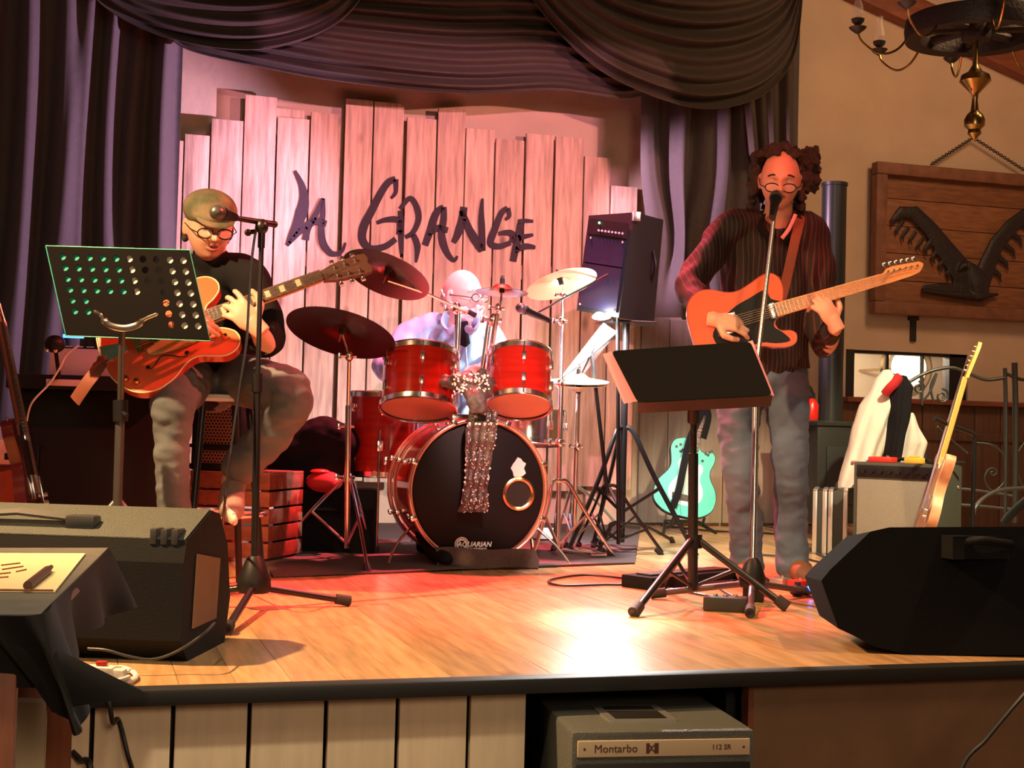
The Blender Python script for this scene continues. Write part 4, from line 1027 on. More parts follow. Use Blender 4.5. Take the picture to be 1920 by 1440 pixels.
# left perforated music stand
d0 = 4.5
A, B_, C_, D_ = P(86, 461, d0 + .06), P(356, 469, d0 + .02), P(371, 641, d0 - .05), P(104, 628, d0 - .03)
b = V((P(222, 900, 4.55).x, P(222, 900, 4.55).y, 0))
t = thing('music_stand', 'perforated black music stand desk with round holes in front of the guitarist', 'stand', b)
xa = (B_ - A); ya = (D_ - A); wd, hg = xa.length, ya.length; FRm = frame(A, xa, xa.cross(-ya)); 
FRm = frame(A, xa, RT.cross(UP) * 1.0)          # z toward camera
yv = FRm.to_3x3().inverted() @ ya; yv = V((yv.x, yv.y, 0)) if True else yv
nx, ny = 11, 8; hm = MB()
def loc(u_, v_): return V((wd * u_ + yv.x * v_, yv.y * v_, 0))
holes = {(i, j) for j in range(7) for i in range(10)}
holes -= {(i, j) for j in (4, 5, 6) for i in (2, 3, 4, 5, 6)} ; holes -= {(0, 6), (1, 6), (5, 4), (6, 3)}
u0, u1, v0, v1 = .055, .985, .055, .96
cw, chh = (u1 - u0) / 10, (v1 - v0) / 7 * .93
for i in range(10):
    for j in range(7):
        cu, cv = u0 + cw * (i + .5), v0 + chh * (j + .5); K = 12
        sqv = []; cir = []
        for k in range(K):
            a = 2 * PI * k / K + PI / 4; cx, cy = math.cos(a), math.sin(a); mx_ = max(abs(cx), abs(cy))
            sqv.append(loc(cu + cw * .5 * cx / mx_, cv + chh * .5 * cy / mx_)); rr_ = .0115 if (i, j) in holes else .0001
            c0_ = loc(cu, cv); cir.append(c0_ + V((rr_ * cx, -rr_ * cy, 0)))
        for z_ in (0, -.0025):
            off = V((0, 0, z_)); vs = [p + off for p in sqv] + [p + off for p in cir]
            fs = [(k, (k + 1) % K, K + (k + 1) % K, K + k) for k in range(K)]
            if (i, j) not in holes: fs.append(tuple(K + k for k in range(K)))
            hm.add(vs, fs, FRm)
def strip(ua, ub, va, vb):
    ps = [loc(ua, va), loc(ub, va), loc(ub, vb), loc(ua, vb)]
    hm.add(ps + [p - V((0, 0, .0025)) for p in ps], [(0,1,2,3),(7,6,5,4),(0,4,5,1),(1,5,6,2),(2,6,7,3),(3,7,4,0)], FRm)
strip(0, 1, 0, v0); strip(0, u0, v0, 1); strip(u1, 1, v0, 1); strip(u0, u1, v0 + chh * 7, 1)
hm.build('desk', 'desk_black', t, smooth=False)
ps = [loc(-.005, 1), loc(1.005, 1), loc(1.005, .98), loc(-.005, .98)]
MB(FRm).add([ps[0], ps[1], ps[2], ps[3]] + [p - V((0, 0, .05)) for p in ps], [(0,3,2,1),(4,5,6,7),(0,1,5,4),(1,2,6,5),(2,3,7,6),(3,0,4,7)]).build('ledge', 'black_metal', t, smooth=False)
MB(FRm).tube([loc(0, 0) , loc(1, 0), loc(1, 1), loc(0, 1), loc(0, 0)], .0022, 6).build('rim', 'teal_folder', t)
cr = [P(176, 583, d0 - .08), P(188, 590, d0 - .08), P(196, 602, d0 - .07), P(212, 612, d0 - .07), P(236, 615, d0 - .07), P(258, 609, d0 - .07), P(272, 598, d0 - .08), P(296, 588, d0 - .08)]
MB().tube(crom(cr, 5), [(.0025, .002)] + [(.006, .003)] * 8 + [(.011, .004)] * 20 + [(.006, .003)] * 6 + [(.002, .002)], 8, side=UP).build('desk_bracket', 'chrome', t)
MB().cyl(P(229, 612, d0 - .05), P(226, 770, 4.54), .0105, 12).cyl(P(226, 760, 4.54), (b.x, b.y, .1), .015, 12).build('pole', 'grey_metal', t)
MB().cyl(P(226, 750, 4.54), P(226, 790, 4.54), .024, 14).cyl(P(226, 770, 4.54), P(238, 780, 4.5), .007, 8).build('height_clutch', 'black_plastic', t)
straight_tripod(t, b, .35, [V((b.x - .28, b.y - .1, 0)), V((b.x + .28, b.y - .05, 0)), V((b.x, b.y + .3, 0))], m='grey_metal', low=.12)
def sheet(name, label, m, ua, ub, va, vb, z=-.008):
    ps = [loc(ua, va), loc(ub, va), loc(ub, vb), loc(ua, vb)]
    o = MB(FRm).add([p + V((0, 0, z)) for p in ps] + [p + V((0, 0, z - .002)) for p in ps], [(0,1,2,3),(7,6,5,4),(0,4,5,1),(1,5,6,2),(2,6,7,3),(3,7,4,0)]).build(name, m, smooth=False)
    tag(o, label, 'paper')
sheet('plastic_folder', 'turquoise folder seen through the left holes of the perforated stand', 'teal_folder', .03, .52, .03, .97)
sheet('sheet_music', 'white sheet music seen through the right holes of the perforated stand', 'paper', .82, .99, .03, .97)
sheet('sheet_music', 'narrow pale paper strip seen through the middle holes of the perforated stand', 'paper', .545, .585, .03, .62)

# centre music stand
d1 = 4.85
A, B_, C_, D_ = P(1146, 658, d1 + .05), P(1407, 640, d1 + .05), P(1448, 744, d1 - .1), P(1196, 755, d1 - .1)
b = V((P(1300, 1050, 5.0).x, P(1300, 1050, 5.0).y, 0))
t = thing('music_stand', 'solid black music stand with pink lit edges in front of the singer', 'stand', b)
xa = B_ - A; ya = D_ - A; nzv = xa.cross(ya); nzv = nzv if nzv.dot(F) < 0 else -nzv; FRm = frame(A, xa, nzv); Mi = FRm.inverted()
q = [Mi @ p for p in (A, B_, C_, D_)]; q = [V((p.x, p.y, 0)) for p in q]
def rcorner(q, r, n=4):
    out = []
    for i in range(4):
        p = q[i]; a = (q[i-1] - p).normalized() * r; c = (q[(i+1) % 4] - p).normalized() * r
        for k in range(n + 1):
            s = k / n; out.append(((p + a) * (1 - s) ** 2 + p * 2 * s * (1 - s) + (p + c) * s * s))
    return [(p.x, p.y) for p in out]
MB(FRm).prism(rcorner(q, .02), -.002, 0).build('desk', 'desk_black', t)
MB(FRm).add([q[3], q[2], q[2] - V((0, 0, .06)), q[3] - V((0, 0, .06)), q[3] + V((0, .003, 0)), q[2] + V((0, .003, 0)), q[2] + V((0, .003, -.06)), q[3] + V((0, .003, -.06))],
           [(0,1,2,3),(7,6,5,4),(0,4,5,1),(1,5,6,2),(2,6,7,3),(3,7,4,0)]).build('ledge', 'black_metal', t, smooth=False)
MB().cyl(P(1301, 735, 4.95), P(1300, 860, 4.98), .012, 12).cyl(P(1300, 850, 4.98), (b.x, b.y, .05), .018, 14).build('pole', 'black_metal', t)
MB().cyl(P(1302, 725, 4.9), P(1300, 790, 4.97), .022, 14).build('height_clutch', 'black_plastic', t)
MB().cyl((b.x, b.y, .20), (b.x, b.y, .25), .030, 16).build('leg_collar', 'black_plastic', t)
straight_tripod(t, b, .24, [G(1188, 1157), G(1476, 1146), V((b.x + .05, b.y + .42, 0))], r=.013, low=.06)
for nm, lb, pa in (('folder_edge', 'pink lit folder page leaning out left of the centre music stand', [(1130,664),(1146,659),(1196,752),(1170,757)]),
                   ('folder_edge', 'pink lit folder page showing at the right edge of the centre music stand', [(1402,641),(1411,638),(1452,742),(1442,745)])):
    pp = [P(x_, y_, d1 + .09 - .14 * (y_ - 640) / 110) for x_, y_ in pa]
    o = MB().add(pp + [p + F * .006 for p in pp], [(0,1,2,3),(7,6,5,4),(0,4,5,1),(1,5,6,2),(2,6,7,3),(3,7,4,0)]).build('sheet_page', 'pink_lit_paper', smooth=False); tag(o, lb, 'paper')

# singer's microphone stand
b = V((P(1410, 1110, 5.05).x, P(1410, 1110, 5.05).y, 0))
t = thing('microphone_stand', 'chrome straight microphone stand rising in front of the singer', 'stand', b)
tp = P(1452, 398, 5.35)
MB().cyl((b.x, b.y, .08), P(1419, 690, 5.2), .0125, 14).cyl(P(1419, 690, 5.2), tp, .0085, 12).build('pole', 'chrome', t)
MB().cyl(P(1419, 675, 5.2), P(1418, 708, 5.2), .019, 14).build('height_clutch', 'black_plastic', t)
MB().lathe([(.001, .06), (.045, .06), (.05, .09), (.03, .15), (.018, .165), (.001, .165)], Matrix.Translation(b), n=16).build('base_hub', 'black_plastic', t)
for f in (G(1406, 1160), V((b.x - .33, b.y + .16, 0)), V((b.x + .33, b.y + .18, 0))):
    h = V((b.x, b.y, .075)); l = MB().cyl(h, V((f.x, f.y, .018)), .012, 10).build('leg', 'grey_metal', t); MB().cyl(h.lerp(V((f.x, f.y, .018)), .85), V((f.x, f.y, .018)), .018, 12).build('rubber_foot', 'rubber', l)
mic('microphone', 'grey vocal microphone at the mouth of the singer', P(1456, 362, 5.45), P(1448, 408, 5.32))

# ============================================================ AMPS AND MONITORS
# left wedge monitor
def wedge(name, label, origin, ang, L_, prof, handle, ear=False):
    """local x along the length (0..L_), y away from the camera, z up"""
    Mx = rotz(origin, ang); t = thing(name, label, 'speaker', origin)
    vs = [(0, y, z) for y, z in prof] + [(L_, y, z) for y, z in prof]; n = len(prof)
    MB(Mx).add(vs, [tuple(range(n)), tuple(range(2*n-1, n-1, -1))] + [(i, n + i, n + (i+1) % n, (i+1) % n) for i in range(n)]).build('cabinet', 'cabinet_black', t, smooth=False)
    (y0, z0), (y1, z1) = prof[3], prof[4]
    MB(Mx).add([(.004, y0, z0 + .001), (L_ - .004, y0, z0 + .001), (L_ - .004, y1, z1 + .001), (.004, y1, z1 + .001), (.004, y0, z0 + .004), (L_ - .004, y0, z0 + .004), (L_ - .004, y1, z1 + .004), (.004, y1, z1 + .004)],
        [(0,3,2,1),(4,5,6,7),(0,1,5,4),(1,2,6,5),(2,3,7,6),(3,0,4,7)]).build('top_face', 'monitor_top_lit', t, smooth=False)  # paler sheet over the black cabinet for the light its top catches
    return t, Mx
o0 = G(-60, 1272); prof = [(.06, .0), (-.01, .06), (.0, .255), (.02, .31), (.22, .375), (.30, .36), (.38, .27), (.42, .12), (.38, 0)]
t, Mx = wedge('stage_monitor', 'black wedge monitor speaker at the left front of the stage', V((G(338, 1247).x - .80 * math.cos(R(22)), G(338, 1247).y + .80 * math.sin(R(22)), 0)), -22, .80, prof, None)
pv = [(y, z) for y, z in prof]
MB(Mx).prism([(-.01, 0)], 0, 0) if False else None
MB(Mx).add([(.801, .08, .08), (.801, .28, .08), (.801, .30, .24), (.801, .10, .27), (.805, .08, .08), (.805, .28, .08), (.805, .30, .24), (.805, .10, .27)],
           [(0,1,2,3),(4,7,6,5),(0,4,5,1),(1,5,6,2),(2,6,7,3),(3,7,4,0)]).build('connector_plate', 'brown_panel', t, smooth=False)
for x_ in (.12, .46): MB(Mx).box((x_, .060, .325), (x_ + .08, .115, .362), .010).build('handle_end', 'grey_metal', t)
hd = MB(Mx)
for k in range(5): hd.tube([(.19, .068 + .009 * k, .350 + .002 * k), (.33, .066 + .009 * k, .362 + .002 * k), (.47, .068 + .009 * k, .350 + .002 * k)], .0045, 6)
hd.build('handle_grip', 'grey_metal', t)
for k in range(3): MB(Mx).box((.705 + .028 * k, .012, .298), (.722 + .028 * k, .075, .338), .004).build('corner_rib', 'grey_metal', t)

# right wedge monitor
dR = 3.95
outl = [(1540,1090),(1556,1070),(1632,998),(1668,990),(2080,988),(2110,1010),(2110,1215),(2080,1230),(1700,1229),(1640,1214),(1598,1192),(1572,1180)]
base = P(1800, 1229, dR); t = thing('stage_monitor', 'large black wedge monitor speaker at the right front of the stage', 'speaker', (base.x, base.y, 0))
fr0 = [P(x_, y_, dR) for x_, y_ in outl]; zmin = min(p.z for p in fr0)
fr0 = [p - V((0, 0, zmin)) for p in fr0]; cen = sum(fr0, V((0, 0, 0))) / len(fr0)
f2 = V((F.x, F.y, 0)).normalized()
bk = [cen.lerp(p, .93) + f2 * .34 for p in fr0]
zb = min(p.z for p in bk); bk = [V((p.x, p.y, max(0, (p.z - zb) * .95))) for p in bk]
n = len(outl)
MB().add(fr0 + bk, [tuple(range(n - 1, -1, -1)), tuple(range(n, 2 * n))] + [(i, (i+1) % n, n + (i+1) % n, n + i) for i in range(n)]).build('cabinet', 'black_carpet', t, smooth=False)
hc = P(1835, 1016, dR - .01)
MB().tube(crom([P(1772, 1022, dR - .008), P(1800, 1018, dR - .03), P(1835, 1012, dR - .045), P(1870, 1016, dR - .03), P(1900, 1020, dR - .008)], 5), [(.006, .005)] + [(.011, .008)] * 19 + [(.006, .005)], 10, side=UP).build('handle', 'black_plastic', t)
MB().box(P(1765, 1045, dR - .004), P(1908, 1006, dR + .01), .001).build('handle_recess', 'black_plastic', t)

# small combo amplifier under the stage lip
ax0 = P(1072, 1440, 3.22); xL = P(1072, 1378, 3.22); xR = P(1416, 1362, 3.30)
u = V((xR.x - xL.x, xR.y - xL.y, 0)); WA = u.length; ang = math.degrees(math.atan2(u.y, u.x)); zt = -.085
Mx = rotz((xL.x, xL.y, ZF), ang); HA = zt - ZF
t = thing('bass_combo_amplifier', 'grey textured combo amplifier with maker plate on the floor before the stage', 'amplifier', (xL.x + .2, xL.y + .2, ZF))
MB(Mx).box((0, 0, .01), (WA, .46, HA), .012).build('cabinet', 'grey_tolex', t)
MB(Mx).box((.012, -.004, .03), (WA - .012, .004, HA - .075), .002).build('front_grille', 'black_trim', t)
MB(Mx).box((.014, -.006, HA - .058), (WA - .014, .003, HA - .020), .002).build('name_plate', 'logo_plate', t)
Mt = Mx @ Matrix.Translation((.105, -.0068, HA - .039)) @ Matrix.Rotation(R(90), 4, 'X')
lt_ = text_mb('Montarbo', .026, Mt, depth=.0012)
text_mb('112 SR', .017, Mx @ Matrix.Translation((WA - .085, -.0068, HA - .039)) @ Matrix.Rotation(R(90), 4, 'X'), bold=.0002, mb=lt_)
lt_.build('plate_lettering', 'brown_ink', t)
lg = MB(Mx)
for x_ in (.030, WA - .030): lg.cyl((x_, -.0075, HA - .039), (x_, -.005, HA - .039), .003, 10)
lg.box((.178, -.0072, HA - .051), (.186, -.005, HA - .027)).box((.198, -.0072, HA - .051), (.208, -.005, HA - .027)).tube([(.184, -.0065, HA - .031), (.192, -.0065, HA - .037), (.186, -.0065, HA - .047)], .0018, 6).tube([(.198, -.0065, HA - .031), (.190, -.0065, HA - .039), (.198, -.0065, HA - .047)], .0018, 6)
lg.build('plate_emblem', 'brown_ink', t, kind='stuff')
hp_ = smooth2([(.13, .10), (.27, .10), (.285, .115), (.285, .27), (.27, .285), (.13, .285), (.115, .27), (.115, .115)], 3)
MB(Mx).prism(hp_, HA - .001, HA + .004).build('handle_plate', 'case_aluminium', t)
MB(Mx).box((.135, .118, HA + .002), (.265, .205, HA + .0055), .002).box((.135, .222, HA + .002), (.265, .262, HA + .0055), .002).build('handle_recess', 'cabinet_black', t)
for x_ in (.03, WA - .03):
    for y_ in (.04, .44): MB(Mx).cyl((x_, y_, 0), (x_, y_, .012), .018, 12).build('rubber_foot', 'rubber', t)

# bass amp high on a stand behind
A, B_ = P(1104, 404, 6.95), P(1190, 398, 6.80); C_, D_ = P(1160, 596, 6.80), P(1081, 582, 6.95); E_ = P(1244, 412, 7.15); H_ = P(1226, 606, 7.15)
bs = V((P(1172, 700, 7.05).x, P(1172, 700, 7.05).y, 0))
t = thing('bass_amplifier', 'tall black bass amplifier with dark blue grille raised on a pole right of the drummer', 'amplifier', P(1165, 600, 7.0))
I_ = A + (E_ - B_); K_ = D_ + (H_ - C_)
MB().add([A, B_, C_, D_, I_, E_, H_, K_], [(0,1,2,3),(1,5,6,2),(5,4,7,6),(4,0,3,7),(0,4,5,1),(3,2,6,7)]).build('cabinet', 'amp_black', t, smooth=False)
FA = frame(D_, C_ - D_, (C_ - D_).cross(A - D_)); 
Mi = FA.inverted(); wv = Mi @ C_; hv = Mi @ A; 
def fa(u_, v_, z_): return V((wv.x * u_ + hv.x * v_, hv.y * v_, z_))
sgn = 1 if (FA.to_3x3() @ V((0, 0, 1))).dot(F) < 0 else -1
def pan(u0_, u1_, v0_, v1_, z_, nm, m_, par):
    a_ = [fa(u0_, v0_, z_ * sgn), fa(u1_, v0_, z_ * sgn), fa(u1_, v1_, z_ * sgn), fa(u0_, v1_, z_ * sgn)]; b2 = [p - V((0, 0, z_ * sgn)) for p in a_]
    return MB(FA).add(a_ + b2, [(0,1,2,3),(7,6,5,4),(0,4,5,1),(1,5,6,2),(2,6,7,3),(3,7,4,0)]).build(nm, m_, par, smooth=False)
pan(.05, .95, .05, .50, .012, 'speaker_grille', 'blue_grille', t); pan(.05, .95, .515, .78, .012, 'speaker_grille', 'blue_grille', t)
cpn = pan(.04, .96, .81, .97, .006, 'control_panel', 'black_plastic', t)
for i in range(8):
    p = FA @ fa(.30 + .08 * i, .855, .010 * sgn); MB().cyl(p, p - f2 * .012, .006, 10).build('knob', 'grey_metal', cpn)
p = FA @ fa(.30, .935, .012 * sgn); MB().ball(p, .006).build('power_light', 'green_led', cpn)
for u_, v_ in ((.1, .07), (.9, .07), (.15, .77), (.9, .77)): MB().ball(FA @ fa(u_, v_, .014 * sgn), .006).build('screw', 'chrome', t)
MB().box(B_ + V((-.012, -.008, -.045)), B_ + V((.03, .03, .004)), .004).build('corner_cap', 'chrome', t)
MB().tube(crom([P(1225, 470, 7.05), P(1230, 500, 7.03), P(1222, 530, 7.08)], 4), .01, 8).build('handle', 'black_plastic', t)
t = thing('speaker_pole_stand', 'black tripod pole stand carrying the tall bass amplifier', 'stand', bs)
MB().cyl((bs.x, bs.y, .05), (bs.x, bs.y, P(1172, 602, 7.05).z), .018, 14).build('pole', 'black_metal', t)
MB().cyl((bs.x, bs.y, .85), (bs.x, bs.y, .93), .028, 14).build('height_clutch', 'black_plastic', t)
pz = P(1172, 603, 7.05).z; MB().box((bs.x - .12, bs.y - .12, pz - .012), (bs.x + .12, bs.y + .12, pz), .003).build('top_plate', 'black_metal', t)
tripod(t, bs, .62, [V((bs.x - .34, bs.y - .15, 0)), V((bs.x + .3, bs.y - .25, 0)), V((bs.x, bs.y + .4, 0))], r=.013, m='black_metal', zlow=.2)

# silver grille combo at right
Lp, Rp = G(1596, 1046), G(1745, 1062); dirx = V((Rp.x - Lp.x, Rp.y - Lp.y, 0)).normalized(); 
dA = 6.9; Lp = V((P(1598, 1000, dA + .05).x, P(1598, 1000, dA + .05).y, 0)); Rp = V((P(1758, 1000, dA - .25).x, P(1758, 1000, dA - .25).y, 0)); dirx = (Rp - Lp); WA2 = dirx.length; ang = math.degrees(math.atan2(dirx.y, dirx.x))
Mx = rotz(Lp, ang); HA2 = .49
t = thing('guitar_amplifier', 'dark combo amplifier with silver grille cloth at the right of the stage', 'amplifier', Lp + dirx / 2)
MB(Mx).box((0, 0, .02), (WA2, .27, HA2), .012).build('cabinet', 'amp_side', t)
MB(Mx).box((.025, -.006, .035), (WA2 - .025, .01, HA2 - .085), .004).build('grille_cloth', 'amp_grille', t)
cpn = MB(Mx).box((.02, -.004, HA2 - .075), (WA2 - .02, .01, HA2 - .015), .003).build('control_panel', 'black_plastic', t)
for i in range(8): MB(Mx).cyl((.06 + i * (WA2 - .12) / 7, -.02, HA2 - .045), (.06 + i * (WA2 - .12) / 7, 0, HA2 - .045), .010, 12).build('knob', 'black_metal', cpn)
MB(Mx).tube(crom([(WA2 - .30, .14, HA2), (WA2 - .27, .14, HA2 + .018), (WA2 - .12, .14, HA2 + .018), (WA2 - .09, .14, HA2)], 4), .009, 8, flat=1.6).build('handle', 'black_plastic', t)
for y_ in (.05, .22):
    for z_ in (.15, .38): MB(Mx).ball((WA2 + .001, y_, z_), .008).build('side_screw', 'chrome', t)
for x_ in (.0, WA2): MB(Mx).box((x_ - .012, -.010, HA2 - .02), (x_ + .012, .03, HA2 + .004), .004).build('corner_cap', 'chrome', t)
def on_amp(x_, y_): return Mx @ V((x_, y_, HA2))
p = on_amp(.12, .06); t2 = thing('effects_pedal', 'red effects pedal lying on top of the silver grille amplifier', 'pedal', p)
MB(Mx).box((.06, .03, HA2), (.19, .10, HA2 + .028), .008).build('body', 'pedal_red', t2); MB(Mx).cyl((.155, .06, HA2 + .028), (.155, .06, HA2 + .036), .008, 10).build('foot_switch', 'chrome', t2); MB(Mx).ball((.045, .06, HA2 + .013), .013).build('knob', 'white_print', t2)
t2 = thing('effects_pedal', 'yellow effects pedal sitting on top of the silver grille amplifier', 'pedal', on_amp(.3, .06))
MB(Mx).box((.255, .03, HA2), (.335, .10, HA2 + .030), .007).build('body', 'pedal_yellow', t2); MB(Mx).box((.27, .05, HA2 + .03), (.315, .085, HA2 + .038), .004).build('foot_switch', 'pedal_yellow', t2)
o = MB(Mx).tube(crom([(.34, .12, HA2 + .006), (.40, .06, HA2 + .006), (.45, .12, HA2 + .006), (.39, .17, HA2 + .006), (.34, .12, HA2 + .013), (.43, .07, HA2 + .014), (.5, .18, HA2 + .012)], 6), .006, 7).build('coiled_cable', 'cable_black'); tag(o, 'black cable coiled on the amplifier top beside the yellow pedal', 'cable')

# flight case
Lq = V((P(1524, 1030, 7.2).x, P(1524, 1030, 7.2).y, 0)); Mx = rotz(Lq, -31)
t = thing('flight_case', 'upright black flight case with aluminium edges left of the silver grille amplifier', 'case', Lq)
MB(Mx).box((0, 0, .005), (.17, .38, .33), .005).build('shell', 'case_black', t)
for x_ in (-.004, .045, .075, .150): MB(Mx).box((x_, -.006, .0), (x_ + (.022 if x_ < .1 else .024), .386, .012), .002).box((x_, -.006, .0), (x_ + .022, .004, .335), .002).box((x_, -.006, .325), (x_ + .022, .386, .336), .002).build('edge_strip', 'case_aluminium', t)
MB(Mx).tube(crom([(.11, .12, .335), (.11, .14, .36), (.11, .24, .36), (.11, .26, .335)], 4), .007, 8).build('handle', 'black_plastic', t)

# honeycomb amp on the crate behind the guitarist
Lc = V((P(356, 900, 6.1).x, P(356, 900, 6.1).y, 0)); Rc = V((P(506, 900, 6.0).x, P(506, 900, 6.0).y, 0)); dr = Rc - Lc; Wc = dr.length; ang = math.degrees(math.atan2(dr.y, dr.x)); Mx = rotz(Lc, ang)
zc = P(430, 884, 6.05).z
t = thing('wooden_crate', 'reddish slatted wooden crate under the honeycomb grille amplifier', 'crate', Lc + dr / 2)
nS = 5
for i in range(nS):
    z_ = .02 + i * (zc - .02) / nS; MB(Mx).box((0, 0, z_), (Wc, .018, z_ + (zc - .02) / nS - .010), .003).build('slat', 'crate_wood', t)
    for x_ in (0, Wc - .018): MB(Mx).box((x_, .02, z_), (x_ + .018, .36, z_ + (zc - .02) / nS - .010), .003).build('slat', 'crate_wood', t)
for x_ in (.02, Wc - .05):
    for y_ in (.019, .33): MB(Mx).box((x_, y_, 0), (x_ + .03, y_ + .026, zc)).build('corner_post', 'crate_wood', t)
for i in range(3): MB(Mx).box((0, .0 + .122 * i, zc - .014), (Wc, .116 + .122 * i, zc), .003).build('top_board', 'crate_wood', t)
a0x, a1x = .01, Wc * .60; zt2 = P(400, 742, 6.05).z
t = thing('guitar_amplifier', 'combo amplifier with honeycomb metal grille on the crate behind the guitarist', 'amplifier', Lc + V((.2, .1, zc)))
MB(Mx).box((a0x - .02, .02, zc), (a1x, .30, zt2), .008).build('cabinet', 'amp_black', t)
hx_ = MB(Mx); s_ = .016; row = 0; z_ = zc + .04
while z_ < zt2 - .03:
    x_ = a0x + .02 + (s_ * .5 if row % 2 else 0)
    while x_ < a1x - .025:
        if abs(z_ - (zc + (zt2 - zc) * .33)) > .014:
            vs = []; 
            for rr_, yy in ((s_ * .56, .0155), (s_ * .36, .0155)):
                vs += [(x_ + rr_ * math.cos(PI/6 + k*PI/3), yy, z_ + rr_ * math.sin(PI/6 + k*PI/3)) for k in range(6)]
            hx_.add(vs, [(k, (k+1) % 6, 6 + (k+1) % 6, 6 + k) for k in range(6)])
        x_ += s_
    z_ += s_ * .866; row += 1
hx_.build('honeycomb_grille', 'mesh_grille', t, smooth=False, kind='stuff')
MB(Mx).box((a0x - .022, .008, zc + .005), (a1x + .002, .022, zc + .03), .003).box((a0x - .022, .008, zt2 - .025), (a1x + .002, .022, zt2), .003).box((a0x - .022, .006, zc + (zt2 - zc) * .33 - .008), (a1x + .002, .02, zc + (zt2 - zc) * .33 + .008), .003).build('grille_frame', 'black_plastic', t)

# dark jacket heap and bag
hp = MB(); rn = random.Random(12)
for pts, r_ in (([(520,860),(560,835),(600,815),(640,830)], .09), ([(530,900),(580,880),(630,880)], .10), ([(500,870),(520,900),(540,930)], .07), ([(600,820),(625,850),(630,900)], .08)):
    hp.tube(crom([P(x_, y_, 6.6) for x_, y_ in pts], 4), r_, 12); hp.ball(P(pts[0][0], pts[0][1], 6.6), r_); hp.ball(P(pts[-1][0], pts[-1][1], 6.6), r_)
b0 = P(570, 900, 6.65); t = thing('piled_jacket', 'dark jacket thrown over a case between guitarist and drums', 'jacket', b0)
remesh(hp, 'cloth_folds', 'black_cloth', t, .012, 2, lambda p, n_: .018 * noise.noise(p * 9) + .008 * noise.noise(p * 22))
q = V((P(512, 960, 6.5).x, P(512, 960, 6.5).y, 0)); o = thing('equipment_case', 'black equipment case on the stage beneath the dark jacket', 'case', q + V((.25, .15, 0)))
MB(rotz(q, -12)).box((0, 0, 0), (.48, .34, .30), .015).build('shell', 'black_cloth', o); MB(rotz(q, -12)).tube(crom([(.18, -.002, .2), (.20, -.03, .21), (.28, -.03, .21), (.30, -.002, .2)], 4), .007, 8).build('handle', 'black_plastic', o)
q = P(608, 895, 6.45); o = thing('red_cushion', 'round red padded seat pad half hidden by the left cymbal stand', 'cushion', q)
MB().ball(P(608, 903, 6.42), (.085, .08, .05), 24, 14).build('padding', 'red_cloth', o); MB().ball(P(600, 884, 6.4), (.045, .04, .012), 20, 10).build('top_button', 'pedal_red', o)

# black keyboard and boxes at left
q = V((P(48, 900, 5.7).x, P(48, 900, 5.7).y, 0)); Mx = rotz(q, -10); zt3 = P(150, 705, 5.75).z
t = thing('upright_piano', 'tall black cabinet piano in the dark behind the perforated stand', 'piano', q + V((.3, .2, 0)))
MB(Mx).box((-.05, .05, 0), (.56, .50, zt3 - .06), .01).build('case', 'black_plastic', t); MB(Mx).box((-.08, -.06, zt3 - .06), (.58, .52, zt3), .008).build('lid', 'black_plastic', t)
MB(Mx).box((.08, -.065, zt3 - .045), (.22, -.058, zt3 - .018), .002).build('label_plate', 'keyboard_grey', t)
t = thing('keyboard', 'beige electronic keyboard end resting on the black piano', 'keyboard', Mx @ V((.2, .1, zt3)))
zk = P(150, 652, 5.65).z - zt3
MB(Mx).box((.08, -.02, zt3), (.50, .25, zt3 + zk), .008).build('body', 'keyboard_grey', t); MB(Mx).box((.12, .0, zt3 + zk), (.46, .2, zt3 + zk + .006)).build('top_face', 'black_plastic', t)
for i in range(7): MB(Mx).box((.13 + .045 * i, .02, zt3 + zk + .006), (.16 + .045 * i, .035, zt3 + zk + .012), .002).build('slider', 'white_print', t)
MB(Mx).box((.10, .26, zt3 + zk), (.14, .28, zt3 + zk + .01)).build('rear_clip', 'black_plastic', t)
o = MB().box(P(118, 633, 5.5) , P(156, 628, 5.5) + F * .01, .0).build('blue_strip_light', 'blue_led'); tag(o, 'tiny blue glowing strip at the lower left of the perforated stand', 'light')
t = thing('microphone_clip', 'small black clip with two shiny screws left of the beige keyboard', 'clip', P(98, 650, 5.4))
MB().ball(P(103, 645, 5.4), (.04, .03, .035)).tube([P(103, 645, 5.4), P(110, 700, 5.6), P(112, 712, 5.75)], .008, 8).build('housing', 'black_plastic', t)
for x_, y_ in ((88, 657), (104, 658)): MB().ball(P(x_, y_, 5.35), .008).build('screw', 'chrome', t)
MB().tube(crom([P(148, 648, 5.45), P(125, 665, 5.45), P(112, 690, 5.45), P(92, 720, 5.45), P(60, 755, 5.45), P(50, 790, 5.5)], 6), .004, 6).build('wire', 'cable_white', t)
q = P(5, 868, 5.6); t = thing('power_box', 'white electrical box with black socket at the left edge', 'box', q)
MB().box(P(-40, 870, 5.6), P(36, 826, 5.6) + F * .08, .004).build('body', 'box_white', t); MB().box(P(8, 862, 5.59), P(28, 850, 5.59) + F * .01).build('socket', 'black_plastic', t)
q2 = V((P(10, 900, 5.65).x, P(10, 900, 5.65).y, 0)); t = thing('side_cabinet', 'low brown wooden cupboard under the white electrical box', 'cabinet', q2)
zz = P(5, 873, 5.65).z; MB(rotz(q2, -12)).box((-.35, 0, 0), (.07, .4, zz), .004).build('body', 'table_wood', t)

